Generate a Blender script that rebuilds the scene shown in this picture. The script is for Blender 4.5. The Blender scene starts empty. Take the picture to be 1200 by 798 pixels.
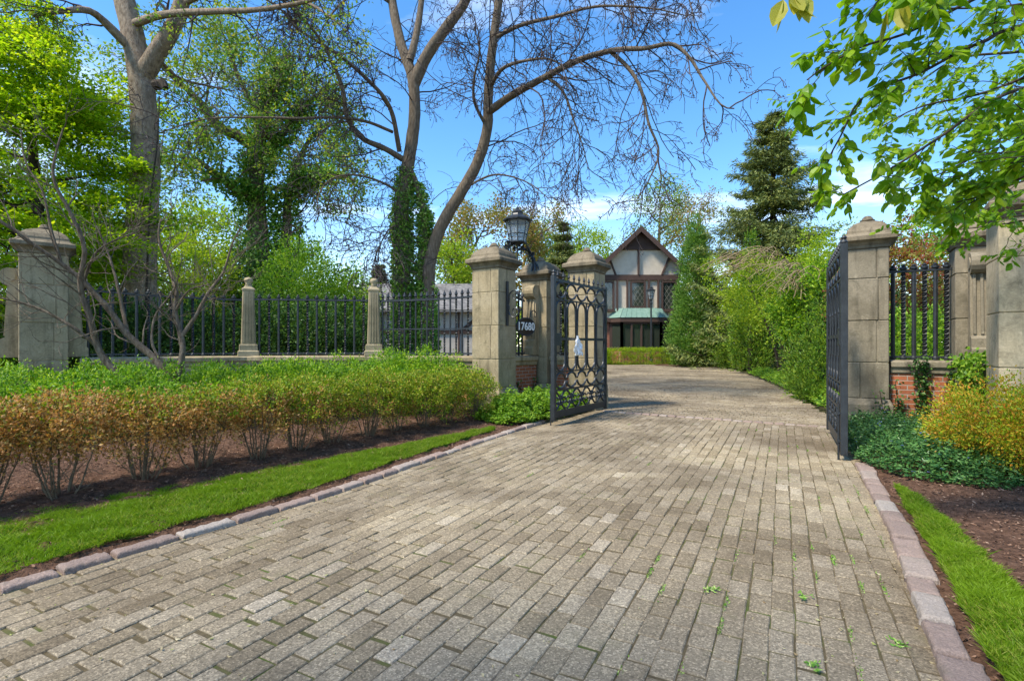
import bpy, math, random
import numpy as np
from mathutils import Vector, noise as mnoise

R = math.radians
scene = bpy.context.scene
COL = scene.collection
rng = np.random.default_rng(7)
random.seed(7)
F, HOR, CAMH = 600.0, 405.0, 1.25          # focal length in photo pixels, horizon row, eye height


def P(px, py, d):
    """A point seen at photo pixel (px, py), d metres away along the view axis."""
    return np.array([(px - 600.0) / F * d, d, CAMH - (py - HOR) / F * d])


def X(px, d):
    return (px - 600.0) / F * d


def unit(a):
    a = np.asarray(a, float)
    return a / np.maximum(np.linalg.norm(a, axis=-1, keepdims=True), 1e-9)


# ------------------------------------------------------------------ mesh helpers
class MB:
    """Collects shapes and links them as one mesh object."""

    def __init__(self):
        self.v, self.f, self.n = [], {}, 0

    def add(self, V, faces):
        V = np.asarray(V, float).reshape(-1, 3)
        if isinstance(faces, np.ndarray):
            self.f.setdefault(faces.shape[1], []).append(faces + self.n)
        else:
            by = {}
            for q in faces:
                by.setdefault(len(q), []).append(q)
            for k, q in by.items():
                self.f.setdefault(k, []).append(np.asarray(q, int) + self.n)
        self.v.append(V)
        self.n += len(V)
        return self

    def mesh(self, name, mat, smooth=False, origin=(0, 0, 0)):
        V = (np.concatenate(self.v) if self.v else np.zeros((0, 3))) - np.asarray(origin, float)
        me = bpy.data.meshes.new(name)
        me.vertices.add(len(V))
        me.vertices.foreach_set('co', V.astype(np.float32).ravel())
        loops, starts, s = [], [], 0
        for k, L in self.f.items():
            A = np.concatenate(L)
            loops.append(A.ravel())
            starts.append(s + np.arange(len(A)) * k)
            s += A.size
        if loops:
            loops = np.concatenate(loops).astype(np.int32)
            starts = np.concatenate(starts).astype(np.int32)
            me.loops.add(len(loops))
            me.polygons.add(len(starts))
            me.polygons.foreach_set('loop_start', starts)
            me.loops.foreach_set('vertex_index', loops)
            me.polygons.foreach_set('use_smooth', np.full(len(starts), bool(smooth)))
        me.update(calc_edges=True)
        me.validate()
        if mat:
            me.materials.append(mat)
        return me

    def build(self, name, mat, parent=None, smooth=False, origin=(0, 0, 0)):
        o = bpy.data.objects.new(name, self.mesh(name, mat, smooth, origin))
        COL.objects.link(o)
        if parent is not None:
            o.parent = parent
        return o

    # --- shapes
    def sq(self, prof, cx=0, cy=0, c=0.0):
        """Stack of chamfered rectangles: prof = [(half_x, half_y, z), ...], closed top and bottom."""
        rings = []
        for hx, hy, z in prof:
            k = min(c, hx * .9, hy * .9) if c > 0 else 0
            if c > 0:
                r = [(hx - k, -hy), (hx, -hy + k), (hx, hy - k), (hx - k, hy), (-hx + k, hy), (-hx, hy - k), (-hx, -hy + k), (-hx + k, -hy)]
            else:
                r = [(hx, -hy), (hx, hy), (-hx, hy), (-hx, -hy)]
            rings.append([(cx + a, cy + b, z) for a, b in r])
        n = len(rings[0])
        V = [p for r in rings for p in r]
        Fc = [[i * n + j, i * n + (j + 1) % n, (i + 1) * n + (j + 1) % n, (i + 1) * n + j] for i in range(len(rings) - 1) for j in range(n)]
        Fc.append(list(range(n))[::-1])
        Fc.append([(len(rings) - 1) * n + j for j in range(n)])
        return self.add(V, Fc)

    def box(self, x0, x1, y0, y1, z0, z1, b=0.0):
        cx, cy = (x0 + x1) / 2, (y0 + y1) / 2
        hx, hy = (x1 - x0) / 2, (y1 - y0) / 2
        if b > 0:
            return self.sq([(hx - b, hy - b, z0), (hx, hy, z0 + b), (hx, hy, z1 - b), (hx - b, hy - b, z1)], cx, cy, b)
        return self.sq([(hx, hy, z0), (hx, hy, z1)], cx, cy)

    def lathe(self, prof, n=16, cx=0, cy=0):
        a = np.linspace(0, 2 * math.pi, n, endpoint=False)
        V = [(cx + r * math.cos(t), cy + r * math.sin(t), z) for r, z in prof for t in a]
        m = len(prof)
        Fc = [[i * n + j, i * n + (j + 1) % n, (i + 1) * n + (j + 1) % n, (i + 1) * n + j] for i in range(m - 1) for j in range(n)]
        Fc.append(list(range(n))[::-1])
        Fc.append([(m - 1) * n + j for j in range(n)])
        return self.add(V, Fc)

    def tube(self, pts, rad, n=6, closed=False):
        pts = np.asarray(pts, float)
        m = len(pts)
        rad = np.broadcast_to(np.asarray(rad, float), (m,))
        if closed:
            T = unit(np.roll(pts, -1, 0) - np.roll(pts, 1, 0))
        else:
            T = unit(np.gradient(pts, axis=0))
        ref = np.array([0, 0, 1.0]) if abs(T[:, 2]).mean() < .8 else np.array([1.0, 0, 0])
        U = unit(np.cross(T, ref))
        W = np.cross(T, U)
        a = np.linspace(0, 2 * math.pi, n, endpoint=False)
        V = pts[:, None] + rad[:, None, None] * (np.cos(a)[None, :, None] * U[:, None] + np.sin(a)[None, :, None] * W[:, None])
        i = np.arange(m if closed else m - 1)[:, None]
        j = np.arange(n)[None]
        i2 = (i + 1) % m
        q = np.stack([i * n + j, i * n + (j + 1) % n, i2 * n + (j + 1) % n, i2 * n + j], -1).reshape(-1, 4)
        self.add(V.reshape(-1, 3), q)
        if not closed and n <= 12:
            self.add(V[0], [list(range(n))[::-1]])
            self.add(V[-1], [list(range(n))])
        return self

    def bar(self, p, q, w, h=None):
        """Rectangular bar between two points (w across, h in the vertical sense)."""
        p, q = np.asarray(p, float), np.asarray(q, float)
        h = h or w
        t = unit(q - p)
        ref = np.array([0, 0, 1.0]) if abs(t[2]) < .9 else np.array([0, 1.0, 0])
        u = unit(np.cross(t, ref)) * w / 2
        v = unit(np.cross(u, t)) * h / 2
        V = [p - u - v, p + u - v, p + u + v, p - u + v, q - u - v, q + u - v, q + u + v, q - u + v]
        return self.add(V, [[0, 1, 2, 3][::-1], [4, 5, 6, 7], [0, 1, 5, 4], [1, 2, 6, 5], [2, 3, 7, 6], [3, 0, 4, 7]])

    def twist(self, z0, z1, w, turns, x=0, y=0, n=28):
        zs = np.linspace(z0, z1, n)
        V = []
        for k, z in enumerate(zs):
            a = turns * 2 * math.pi * k / (n - 1)
            for q in range(4):
                V.append((x + w * math.cos(a + q * math.pi / 2), y + w * math.sin(a + q * math.pi / 2), z))
        Fc = [[k * 4 + q, k * 4 + (q + 1) % 4, k * 4 + 4 + (q + 1) % 4, k * 4 + 4 + q] for k in range(n - 1) for q in range(4)]
        Fc += [[3, 2, 1, 0], [(n - 1) * 4 + q for q in range(4)]]
        return self.add(V, Fc)

    def prism(self, poly, y0, y1):
        """Polygon in x-z, extruded along y."""
        n = len(poly)
        V = [(x, y0, z) for x, z in poly] + [(x, y1, z) for x, z in poly]
        Fc = [list(range(n)), [n + i for i in range(n)][::-1]] + [[i, n + i, n + (i + 1) % n, (i + 1) % n] for i in range(n)]
        return self.add(V, Fc)

    def leaves(self, C, A, Lth, wid, up=.5, jit=.5, fold=.12, full=False):
        """One folded leaf at each point of C, growing along A (jittered)."""
        n = len(C)
        if n == 0:
            return self
        A = unit(np.broadcast_to(A, (n, 3)) + rng.normal(0, jit, (n, 3)))
        N = rng.normal(0, 1, (n, 3))
        N[:, 2] += up * 2.5
        N -= (N * A).sum(1, keepdims=True) * A
        N = unit(N)
        B = np.cross(N, A)
        L = (Lth * rng.uniform(.65, 1.25, n))[:, None]
        w = L * wid / 2
        if not full:
            V = np.stack([C, C + A * L * .45 + B * w - N * L * fold, C + A * L, C + A * L * .45 - B * w - N * L * fold], 1)
            idx = np.arange(n)[:, None] * 4 + np.arange(4)[None]
            return self.add(V.reshape(-1, 3), idx)
        prof = [(0.14, .55), (.36, 1.0), (.62, .86), (.84, .42)]
        V = [C]
        for t, k in prof:
            cv = -N * L * (t * t) * .30
            V += [C + A * L * t + B * w * k - N * L * fold * k + cv, C + A * L * t + cv, C + A * L * t - B * w * k - N * L * fold * k + cv]
        V.append(C + A * L - N * L * .32)
        V = np.stack(V, 1)
        o = np.arange(n)[:, None] * 14
        q, t3 = [], []
        for s in (0, 2):
            t3.append([0, 1 + s, 2] if s == 0 else [0, 2, 3])
            for k in range(3):
                a, b = 1 + 3 * k, 4 + 3 * k
                q.append([a, b, b + 1, a + 1] if s == 0 else [a + 1, b + 1, b + 2, a + 2])
            t3.append([10, 13, 11] if s == 0 else [11, 13, 12])
        self.add(V.reshape(-1, 3), np.concatenate([o + np.array(k)[None] for k in q]))
        self.f.setdefault(3, []).append(np.concatenate([o + np.array(k)[None] for k in t3]) + self.n - 14 * n)
        return self


def xf(V, loc=(0, 0, 0), rz=0):
    V = np.asarray(V, float)
    c, s = math.cos(rz), math.sin(rz)
    return np.stack([V[..., 0] * c - V[..., 1] * s + loc[0], V[..., 0] * s + V[..., 1] * c + loc[1], V[..., 2] + loc[2]], -1)


# ------------------------------------------------------------------ object helpers
def tag(o, label=None, cat=None, group=None, kind=None):
    for k, v in (('label', label), ('category', cat), ('group', group), ('kind', kind)):
        if v:
            o[k] = v
    return o


def thing(name, label, cat, loc=(0, 0, 0), rz=0, group=None):
    o = bpy.data.objects.new(name, None)
    o.empty_display_size = .2
    COL.objects.link(o)
    o.location = tuple(float(v) for v in loc)
    o.rotation_euler = (0, 0, rz)
    return tag(o, label, cat, group)


def copy_tree(o, parent=None):
    c = o.copy()
    COL.objects.link(c)
    c.parent = parent
    for ch in list(o.children):
        copy_tree(ch, c)
    return c


def dup(o, loc, rz, label, group=None):
    c = copy_tree(o)
    c.location = tuple(float(v) for v in loc)
    c.rotation_euler = (0, 0, rz)
    c['label'] = label
    if group:
        c['group'] = group
    return c


def put(me, name, parent, loc=(0, 0, 0), rot=(0, 0, 0)):
    o = bpy.data.objects.new(name, me)
    COL.objects.link(o)
    o.parent = parent
    o.location = tuple(float(v) for v in loc)
    o.rotation_euler = rot
    return o


# ------------------------------------------------------------------ materials
class NT:
    def __init__(self, name):
        self.m = bpy.data.materials.new(name)
        self.m.use_nodes = True
        self.t = self.m.node_tree
        self.t.nodes.clear()
        self.out = self.n('ShaderNodeOutputMaterial')

    def n(self, kind, **kw):
        o = self.t.nodes.new(kind)
        for k, v in kw.items():
            setattr(o, k, v)
        return o

    def l(self, a, b):
        self.t.links.new(a, b)

    def coord(self, scale=(1, 1, 1)):
        tc = self.n('ShaderNodeTexCoord')
        mp = self.n('ShaderNodeMapping')
        mp.inputs['Scale'].default_value = scale
        self.l(tc.outputs['Object'], mp.inputs['Vector'])
        return mp.outputs['Vector']

    def noise(self, vec, scale, detail=4, rough=.55, dist=0):
        o = self.n('ShaderNodeTexNoise')
        o.inputs['Scale'].default_value = scale
        o.inputs['Detail'].default_value = detail
        o.inputs['Roughness'].default_value = rough
        o.inputs['Distortion'].default_value = dist
        if vec is not None:
            self.l(vec, o.inputs['Vector'])
        return o.outputs['Fac']

    def ramp(self, fac, stops, interp='LINEAR'):
        o = self.n('ShaderNodeValToRGB')
        o.color_ramp.interpolation = interp
        e = o.color_ramp.elements
        while len(e) < len(stops):
            e.new(.5)
        for k, (p, c) in enumerate(stops):
            e[k].position = p
            e[k].color = (c, c, c, 1) if isinstance(c, (int, float)) else tuple(c) + (1,)
        self.l(fac, o.inputs['Fac'])
        return o.outputs['Color']

    def mix(self, a, b, fac, mode='MIX'):
        o = self.n('ShaderNodeMix', data_type='RGBA', blend_type=mode)
        for sock, v in ((o.inputs['A'], a), (o.inputs['B'], b), (o.inputs['Factor'], fac)):
            pass
        i = {s.identifier: s for s in o.inputs}
        for key, v in (('A_Color', a), ('B_Color', b), ('Factor_Float', fac)):
            if hasattr(v, 'links'):
                self.l(v, i[key])
            elif isinstance(v, (int, float)):
                i[key].default_value = v if key == 'Factor_Float' else (v, v, v, 1)
            else:
                i[key].default_value = tuple(v) + (1,)
        return [s for s in o.outputs if s.identifier == 'Result_Color'][0]

    def island(self):
        return self.n('ShaderNodeNewGeometry').outputs['Random Per Island']

    def bsdf(self, col, rough=.8, metal=0, spec=.3, bump=None, bstr=.3, bdist=.01):
        b = self.n('ShaderNodeBsdfPrincipled')
        if hasattr(col, 'links'):
            self.l(col, b.inputs['Base Color'])
        else:
            b.inputs['Base Color'].default_value = tuple(col) + (1,)
        if hasattr(rough, 'links'):
            self.l(rough, b.inputs['Roughness'])
        else:
            b.inputs['Roughness'].default_value = rough
        b.inputs['Metallic'].default_value = metal
        b.inputs['Specular IOR Level'].default_value = spec
        if bump is not None:
            bp = self.n('ShaderNodeBump')
            bp.inputs['Strength'].default_value = bstr
            bp.inputs['Distance'].default_value = bdist
            self.l(bump, bp.inputs['Height'])
            self.l(bp.outputs['Normal'], b.inputs['Normal'])
        return b

    def done(self, b):
        self.l(b.outputs[0], self.out.inputs['Surface'])
        return self.m


def surf(name, c1, c2, scale=6, rough=.8, bump=.3, bscale=60, spec=.25, stretch=(1, 1, 1), c3=None, metal=0, bdist=.01):
    t = NT(name)
    v = t.coord(stretch)
    col = t.ramp(t.noise(v, scale, 6, .6), [(.3, c1), (.7, c2)] if c3 is None else [(.28, c1), (.5, c2), (.72, c3)])
    return t.done(t.bsdf(col, rough, metal, spec, t.noise(v, bscale, 5, .65), bump, bdist))


def leafmat(name, cols, trans=.35, rough=.5, patch=None, pscale=.8):
    t = NT(name)
    n = len(cols)
    col = t.ramp(t.island(), [(i / max(n - 1, 1), c) for i, c in enumerate(cols)])
    if patch:
        f = t.ramp(t.noise(t.coord(), pscale, 3), [(.42, 0.0), (.62, 1.0)])
        col = t.mix(col, patch, f)
    b = t.bsdf(col, rough, 0, .3)
    tr = t.n('ShaderNodeBsdfTranslucent')
    t.l(t.mix(col, (1.25, 1.3, .55), .85, 'MULTIPLY'), tr.inputs['Color'])
    mx = t.n('ShaderNodeMixShader')
    mx.inputs[0].default_value = trans
    t.l(b.outputs[0], mx.inputs[1])
    t.l(tr.outputs[0], mx.inputs[2])
    t.l(mx.outputs[0], t.out.inputs['Surface'])
    return t.m


def stone_mat(name, base, dark, light):
    t = NT(name)
    v = t.coord()
    isl = t.island()
    big = t.noise(v, 1.6, 5, .6)
    col = t.ramp(big, [(.3, dark), (.5, base), (.7, light)])
    tint = t.ramp(isl, [(0, .9), (1, 1.08)])
    col = t.mix(col, tint, 1.0, 'MULTIPLY')
    sv = t.coord((7, 7, .8))
    streak = t.ramp(t.noise(sv, 1.3, 5, .6), [(.50, 0.0), (.74, .72)])
    col = t.mix(col, tuple(c * .42 for c in dark), streak)
    spot = t.ramp(t.noise(v, 9, 6, .75), [(.60, 0.0), (.70, .6)])
    col = t.mix(col, tuple(c * 1.25 for c in light), spot)
    grime = t.ramp(t.noise(v, 3.2, 6, .7, 1.2), [(.54, 0.0), (.72, .65)])
    col = t.mix(col, (.075, .068, .04), grime)
    fine = t.noise(v, 45, 6, .7)
    col = t.mix(col, t.ramp(fine, [(.3, .78), (.7, 1.16)]), 1.0, 'MULTIPLY')
    return t.done(t.bsdf(col, .88, 0, .2, fine, .35, .006))


M = {}
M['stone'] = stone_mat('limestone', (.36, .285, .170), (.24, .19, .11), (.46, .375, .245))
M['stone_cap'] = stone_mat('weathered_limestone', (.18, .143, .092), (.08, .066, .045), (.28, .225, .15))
M['stone_shade'] = stone_mat('shaded_limestone', (.25, .21, .145), (.15, .125, .085), (.34, .285, .20))  # limestone with the overhanging tree's shade on the right piers put into its colour
M['stone_lit'] = stone_mat('sunlit_limestone', (.52, .42, .27), (.40, .32, .20), (.60, .49, .33))  # limestone lightened in its colour to offset leaf shade, as if sunlit
M['iron'] = surf('black_iron', (.012, .014, .016), (.03, .034, .038), 14, .42, .25, 90, .5)


def brick_mat(name, c1, c2, mortar, sc=1.0, bw=.2, bh=.067):
    t = NT(name)
    tc = t.n('ShaderNodeTexCoord')
    sp = t.n('ShaderNodeSeparateXYZ')
    t.l(tc.outputs['Object'], sp.inputs[0])
    ad = t.n('ShaderNodeMath', operation='ADD')
    t.l(sp.outputs['X'], ad.inputs[0])
    t.l(sp.outputs['Y'], ad.inputs[1])
    cb = t.n('ShaderNodeCombineXYZ')
    t.l(ad.outputs[0], cb.inputs['X'])
    t.l(sp.outputs['Z'], cb.inputs['Y'])
    b = t.n('ShaderNodeTexBrick')
    b.inputs['Scale'].default_value = sc
    b.inputs['Brick Width'].default_value = bw
    b.inputs['Row Height'].default_value = bh
    b.inputs['Mortar Size'].default_value = .007
    b.inputs['Mortar Smooth'].default_value = .3
    b.inputs['Color1'].default_value = tuple(c1) + (1,)
    b.inputs['Color2'].default_value = tuple(c2) + (1,)
    b.inputs['Mortar'].default_value = tuple(mortar) + (1,)
    t.l(cb.outputs[0], b.inputs['Vector'])
    n1 = t.noise(tc.outputs['Object'], 5, 5, .65)
    col = t.mix(b.outputs['Color'], t.ramp(n1, [(.3, .62), (.7, 1.2)]), 1.0, 'MULTIPLY')
    n2 = t.noise(tc.outputs['Object'], 60, 4, .6)
    h = t.mix(t.ramp(b.outputs['Fac'], [(0, 1.0), (1, 0.0)]), n2, .25)
    return t.done(t.bsdf(col, .9, 0, .15, h, .7, .008))


M['brick'] = brick_mat('red_brick', (.42, .135, .06), (.30, .10, .05), (.36, .31, .25))

# pavers: exposed aggregate concrete, tinted per stone
t = NT('concrete_paver')
v = t.coord()
col = t.ramp(t.island(), [(0, (.21, .167, .108)), (.35, (.255, .206, .138)), (.7, (.282, .23, .156)), (.97, (.308, .256, .18)), (1, (.36, .305, .225))])
stain = t.noise(v, .55, 6, .62, .6)
col = t.mix(col, t.ramp(stain, [(.35, (.60, .565, .53)), (.5, (.92, .90, .88)), (.64, (1.22, 1.19, 1.11))]), 1.0, 'MULTIPLY')
spk = t.n('ShaderNodeTexVoronoi')
spk.inputs['Scale'].default_value = 150
t.l(v, spk.inputs['Vector'])
sepc = t.n('ShaderNodeSeparateColor')
t.l(spk.outputs['Color'], sepc.inputs[0])
col = t.mix(col, t.ramp(sepc.outputs[0], [(0, .55), (.35, .88), (.75, 1.05), (1, 1.75)]), .85, 'MULTIPLY')
fine = t.noise(v, 70, 5, .7)
col = t.mix(col, t.ramp(fine, [(.3, .72), (.7, 1.25)]), 1.0, 'MULTIPLY')
blot = t.noise(v, 2.6, 5, .7)
col = t.mix(col, (.17, .15, .075), t.ramp(blot, [(.58, 0.0), (.75, .55)]))
M['paver'] = t.done(t.bsdf(col, .9, 0, .2, t.mix(fine, spk.outputs['Distance'], .4), .55, .004))

t = NT('joint_sand')
v = t.coord()
col = t.ramp(t.noise(v, 18, 5, .7), [(.3, (.07, .055, .031)), (.6, (.13, .10, .056)), (.8, (.19, .15, .09))])
col = t.mix(col, (.07, .105, .02), t.ramp(t.noise(v, 1.3, 5, .65), [(.5, 0.0), (.64, .9)]))
M['joint'] = t.done(t.bsdf(col, .95, 0, .1, t.noise(v, 130, 3), .5, .004))

t = NT('pink_granite')
v = t.coord()
col = t.ramp(t.island(), [(0, (.26, .19, .155)), (.4, (.33, .24, .195)), (.75, (.35, .275, .225)), (1, (.37, .315, .265))])
f2 = t.noise(v, 110, 3, .7)
col = t.mix(col, t.ramp(f2, [(.3, .7), (.7, 1.25)]), 1.0, 'MULTIPLY')
col = t.mix(col, (.16, .14, .10), t.ramp(t.noise(v, 7, 5, .7), [(.55, 0.0), (.8, .7)]))
M['granite'] = t.done(t.bsdf(col, .85, 0, .25, t.noise(v, 34, 6, .75), .9, .018))

M['mulch'] = surf('mulch_soil', (.045, .026, .017), (.12, .066, .042), 22, .95, .9, 55, .1, c3=(.20, .115, .075), bdist=.03)
t = NT('bark_chip')
M['chip'] = t.done(t.bsdf(t.ramp(t.island(), [(0, (.04, .022, .014)), (.4, (.13, .07, .042)), (.8, (.22, .125, .08)), (1, (.33, .22, .15))]), .9, 0, .15))
M['earth'] = surf('forest_floor', (.03, .035, .014), (.07, .065, .03), 1.5, .95, .6, 20, .1, c3=(.10, .085, .045), bdist=.03)
M['turf'] = surf('turf', (.035, .07, .008), (.065, .12, .012), 7, .9, .6, 90, .1, bdist=.02)
M['bark'] = surf('grey_bark', (.09, .065, .043), (.19, .145, .10), 5, .9, .9, 26, .15, (6, 6, 1.2), c3=(.29, .235, .17), bdist=.03)
M['bark_warm'] = surf('furrowed_bark', (.16, .115, .078), (.31, .235, .165), 3.2, .9, 1.0, 9, .15, (5, 5, 2.0), c3=(.46, .365, .27), bdist=.05)
M['bark_dark'] = surf('dark_bark', (.035, .027, .02), (.085, .066, .05), 8, .9, .8, 30, .15, (4, 4, 1))
M['twig'] = surf('twig', (.05, .036, .034), (.10, .075, .068), 10, .85, .2, 60, .2)
M['twig_pale'] = surf('pale_stem', (.10, .072, .045), (.20, .15, .095), 14, .85, .4, 60, .2)
M['twig_straw'] = surf('dry_stem', (.26, .17, .09), (.42, .31, .19), 9, .85, .3, 60, .2)

LM = {
    'maple': leafmat('maple_leaf', [(.14, .27, .006), (.28, .44, .010), (.43, .57, .018), (.55, .58, .03)], .62),
    'sparse': leafmat('young_leaf', [(.08, .19, .02), (.16, .30, .03), (.26, .37, .05), (.44, .42, .06)], .4),
    'ivy': leafmat('ivy_leaf', [(.015, .045, .01), (.03, .085, .015), (.06, .14, .025), (.13, .22, .045)], .25, .4),
    'ivy_light': leafmat('light_ivy_leaf', [(.06, .17, .018), (.14, .31, .035), (.26, .44, .065), (.44, .54, .16)], .3, .4),
    'lush': leafmat('lush_leaf', [(.07, .17, .012), (.14, .29, .018), (.23, .40, .03), (.34, .46, .04)], .4),
    'yellowgreen': leafmat('yellow_green_leaf', [(.16, .28, .012), (.30, .42, .018), (.44, .50, .03)], .45),
    'hedge_dark': leafmat('dark_hedge_leaf', [(.02, .055, .010), (.045, .11, .018), (.09, .18, .03), (.16, .26, .045)], .25),
    'yew': leafmat('fresh_yew_leaf', [(.04, .11, .008), (.12, .27, .012), (.26, .44, .015), (.42, .52, .025)], .35),
    'box_brown': leafmat('scorched_box_leaf', [(.09, .085, .015), (.22, .12, .03), (.44, .20, .055), (.55, .27, .08), (.60, .38, .15), (.24, .23, .025)], .3),
    'box_green': leafmat('box_leaf', [(.06, .12, .008), (.14, .24, .010), (.24, .36, .014), (.36, .40, .02), (.42, .28, .06)], .3),
    'spruce': leafmat('spruce_needle', [(.06, .09, .026), (.12, .16, .042), (.20, .24, .058), (.33, .33, .08)], .15, .6),
    'arbor': leafmat('arborvitae_spray', [(.06, .15, .022), (.11, .24, .034), (.18, .32, .05), (.25, .37, .06)], .3),
    'arbor_dark': leafmat('arborvitae_dark_spray', [(.045, .12, .010), (.10, .21, .016), (.18, .30, .022), (.30, .38, .03)], .25),
    'orange': leafmat('budding_leaf', [(.16, .19, .03), (.28, .26, .05), (.42, .24, .07), (.20, .28, .05), (.44, .19, .07)], .4),
    'redmaple': leafmat('red_maple_leaf', [(.22, .04, .03), (.34, .08, .05), (.30, .22, .05), (.22, .28, .05), (.38, .16, .06)], .45),
    'near': leafmat('broad_leaf', [(.10, .23, .008), (.16, .31, .010), (.23, .39, .014), (.33, .45, .02)], .5, .38),
    'bud': leafmat('yellow_bud_leaf', [(.30, .30, .03), (.42, .40, .05), (.22, .28, .03)], .5),
    'vinca': leafmat('periwinkle_leaf', [(.02, .07, .018), (.04, .125, .03), (.08, .19, .045), (.14, .26, .06)], .2, .35),
    'spirea': leafmat('golden_spirea_leaf', [(.14, .26, .012), (.28, .40, .016), (.44, .42, .02), (.56, .28, .03), (.24, .38, .016), (.60, .22, .03), (.50, .36, .025), (.20, .33, .014)], .35),
    'grass': leafmat('grass_blade', [(.07, .15, .005), (.13, .25, .008), (.20, .34, .012), (.30, .40, .03), (.40, .36, .09)], .4, .5, (.20, .32, .014), 2.2),
    'flower': leafmat('periwinkle_flower', [(.12, .16, .45), (.2, .24, .6)], .3),
    'litter': leafmat('fallen_litter', [(.22, .14, .06), (.40, .31, .16), (.5, .42, .26), (.3, .33, .08)], .2),
}

# ------------------------------------------------------------------ camera, sun, sky
cam = bpy.data.cameras.new('camera')
cam.sensor_width = 36
cam.lens = 18
cam.shift_y = .005
cam.clip_start = .05
cam.clip_end = 2000
co = bpy.data.objects.new('camera', cam)
COL.objects.link(co)
co.location = (0, 0, CAMH)
co.rotation_euler = (R(90), 0, 0)
scene.camera = co

SUN_EL, SUN_AZ = 55.0, 238.0        # azimuth clockwise from the view axis: behind the camera, to its left
az, el = R(SUN_AZ), R(SUN_EL)
sdir = Vector((math.sin(az) * math.cos(el), math.cos(az) * math.cos(el), math.sin(el)))
sl = bpy.data.lights.new('sun', 'SUN')
sl.energy = 2.85
sl.angle = R(8)
sl.color = (1.0, .93, .80)
so = bpy.data.objects.new('sun', sl)
COL.objects.link(so)
so.rotation_euler = sdir.to_track_quat('Z', 'Y').to_euler()
so.location = (-10, -10, 20)

wd = bpy.data.worlds.new('World')
scene.world = wd
wd.use_nodes = True
wt = wd.node_tree
wt.nodes.clear()


def wn(kind, **kw):
    o = wt.nodes.new(kind)
    for k, val in kw.items():
        setattr(o, k, val)
    return o


sky = wn('ShaderNodeTexSky')
sky.sky_type = 'NISHITA'
sky.sun_disc = False
sky.sun_elevation = el
sky.sun_rotation = az
sky.air_density = 1.0
sky.dust_density = .25
sky.ozone_density = 1.6
wl = wt.links.new
tc = wn('ShaderNodeTexCoord')
# clouds: noise on the plane of the cloud layer (direction / height)
sp = wn('ShaderNodeSeparateXYZ')
wl(tc.outputs['Generated'], sp.inputs[0])
mz = wn('ShaderNodeMath', operation='MAXIMUM')
mz.inputs[1].default_value = .0
wl(sp.outputs['Z'], mz.inputs[0])
az_ = wn('ShaderNodeMath', operation='ADD')
az_.inputs[1].default_value = .16
wl(mz.outputs[0], az_.inputs[0])
vd = wn('ShaderNodeVectorMath', operation='DIVIDE')
cb = wn('ShaderNodeCombineXYZ')
for k in 'XYZ':
    wl(az_.outputs[0], cb.inputs[k])
wl(tc.outputs['Generated'], vd.inputs[0])
wl(cb.outputs[0], vd.inputs[1])
mp = wn('ShaderNodeMapping')
mp.inputs['Scale'].default_value = (.55, 1.0, .0)
mp.inputs['Location'].default_value = (3.1, 1.4, 0)
wl(vd.outputs[0], mp.inputs['Vector'])
nz = wn('ShaderNodeTexNoise')
nz.inputs['Scale'].default_value = 1.5
nz.inputs['Detail'].default_value = 8
nz.inputs['Roughness'].default_value = .56
nz.inputs['Distortion'].default_value = .5
wl(mp.outputs[0], nz.inputs['Vector'])
cr = wn('ShaderNodeValToRGB')
cr.color_ramp.elements[0].position = .55
cr.color_ramp.elements[1].position = .86
wl(nz.outputs['Fac'], cr.inputs['Fac'])
# the low bank of cloud near the horizon
hz = wn('ShaderNodeMapRange')
hz.inputs['From Min'].default_value = .0
hz.inputs['From Max'].default_value = .26
hz.inputs['To Min'].default_value = .30
hz.inputs['To Max'].default_value = .0
wl(sp.outputs['Z'], hz.inputs['Value'])
mxx = wn('ShaderNodeMath', operation='MULTIPLY_ADD')
n2 = wn('ShaderNodeMath', operation='MULTIPLY')
wl(nz.outputs['Fac'], n2.inputs[0])
n2.inputs[1].default_value = 2.0
wl(hz.outputs[0], mxx.inputs[0])
wl(n2.outputs[0], mxx.inputs[1])
wl(cr.outputs['Color'], mxx.inputs[2])
mxx.use_clamp = True
mix = wn('ShaderNodeMix', data_type='RGBA')
ii = {s.identifier: s for s in mix.inputs}
wl(mxx.outputs[0], ii['Factor_Float'])
hs = wn('ShaderNodeHueSaturation')
hs.inputs['Saturation'].default_value = 1.3
hs.inputs['Value'].default_value = 1.04
wl(sky.outputs[0], hs.inputs['Color'])
wl(hs.outputs[0], ii['A_Color'])
ii['B_Color'].default_value = (7.2, 7.6, 8.2, 1)
bg = wn('ShaderNodeBackground')
bg.inputs['Strength'].default_value = .131
wl([s for s in mix.outputs if s.identifier == 'Result_Color'][0], bg.inputs['Color'])
wo = wn('ShaderNodeOutputWorld')
wl(bg.outputs[0], wo.inputs['Surface'])

vs = scene.view_settings
vs.view_transform = 'Standard'
vs.look = 'None'
vs.exposure = 1.24
vs.gamma = 1
vs.use_curve_mapping = False
scene.render.engine = 'CYCLES'
scene.cycles.max_bounces = 8
scene.cycles.transparent_max_bounces = 12
scene.cycles.caustics_reflective = False
scene.cycles.caustics_refractive = False

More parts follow.
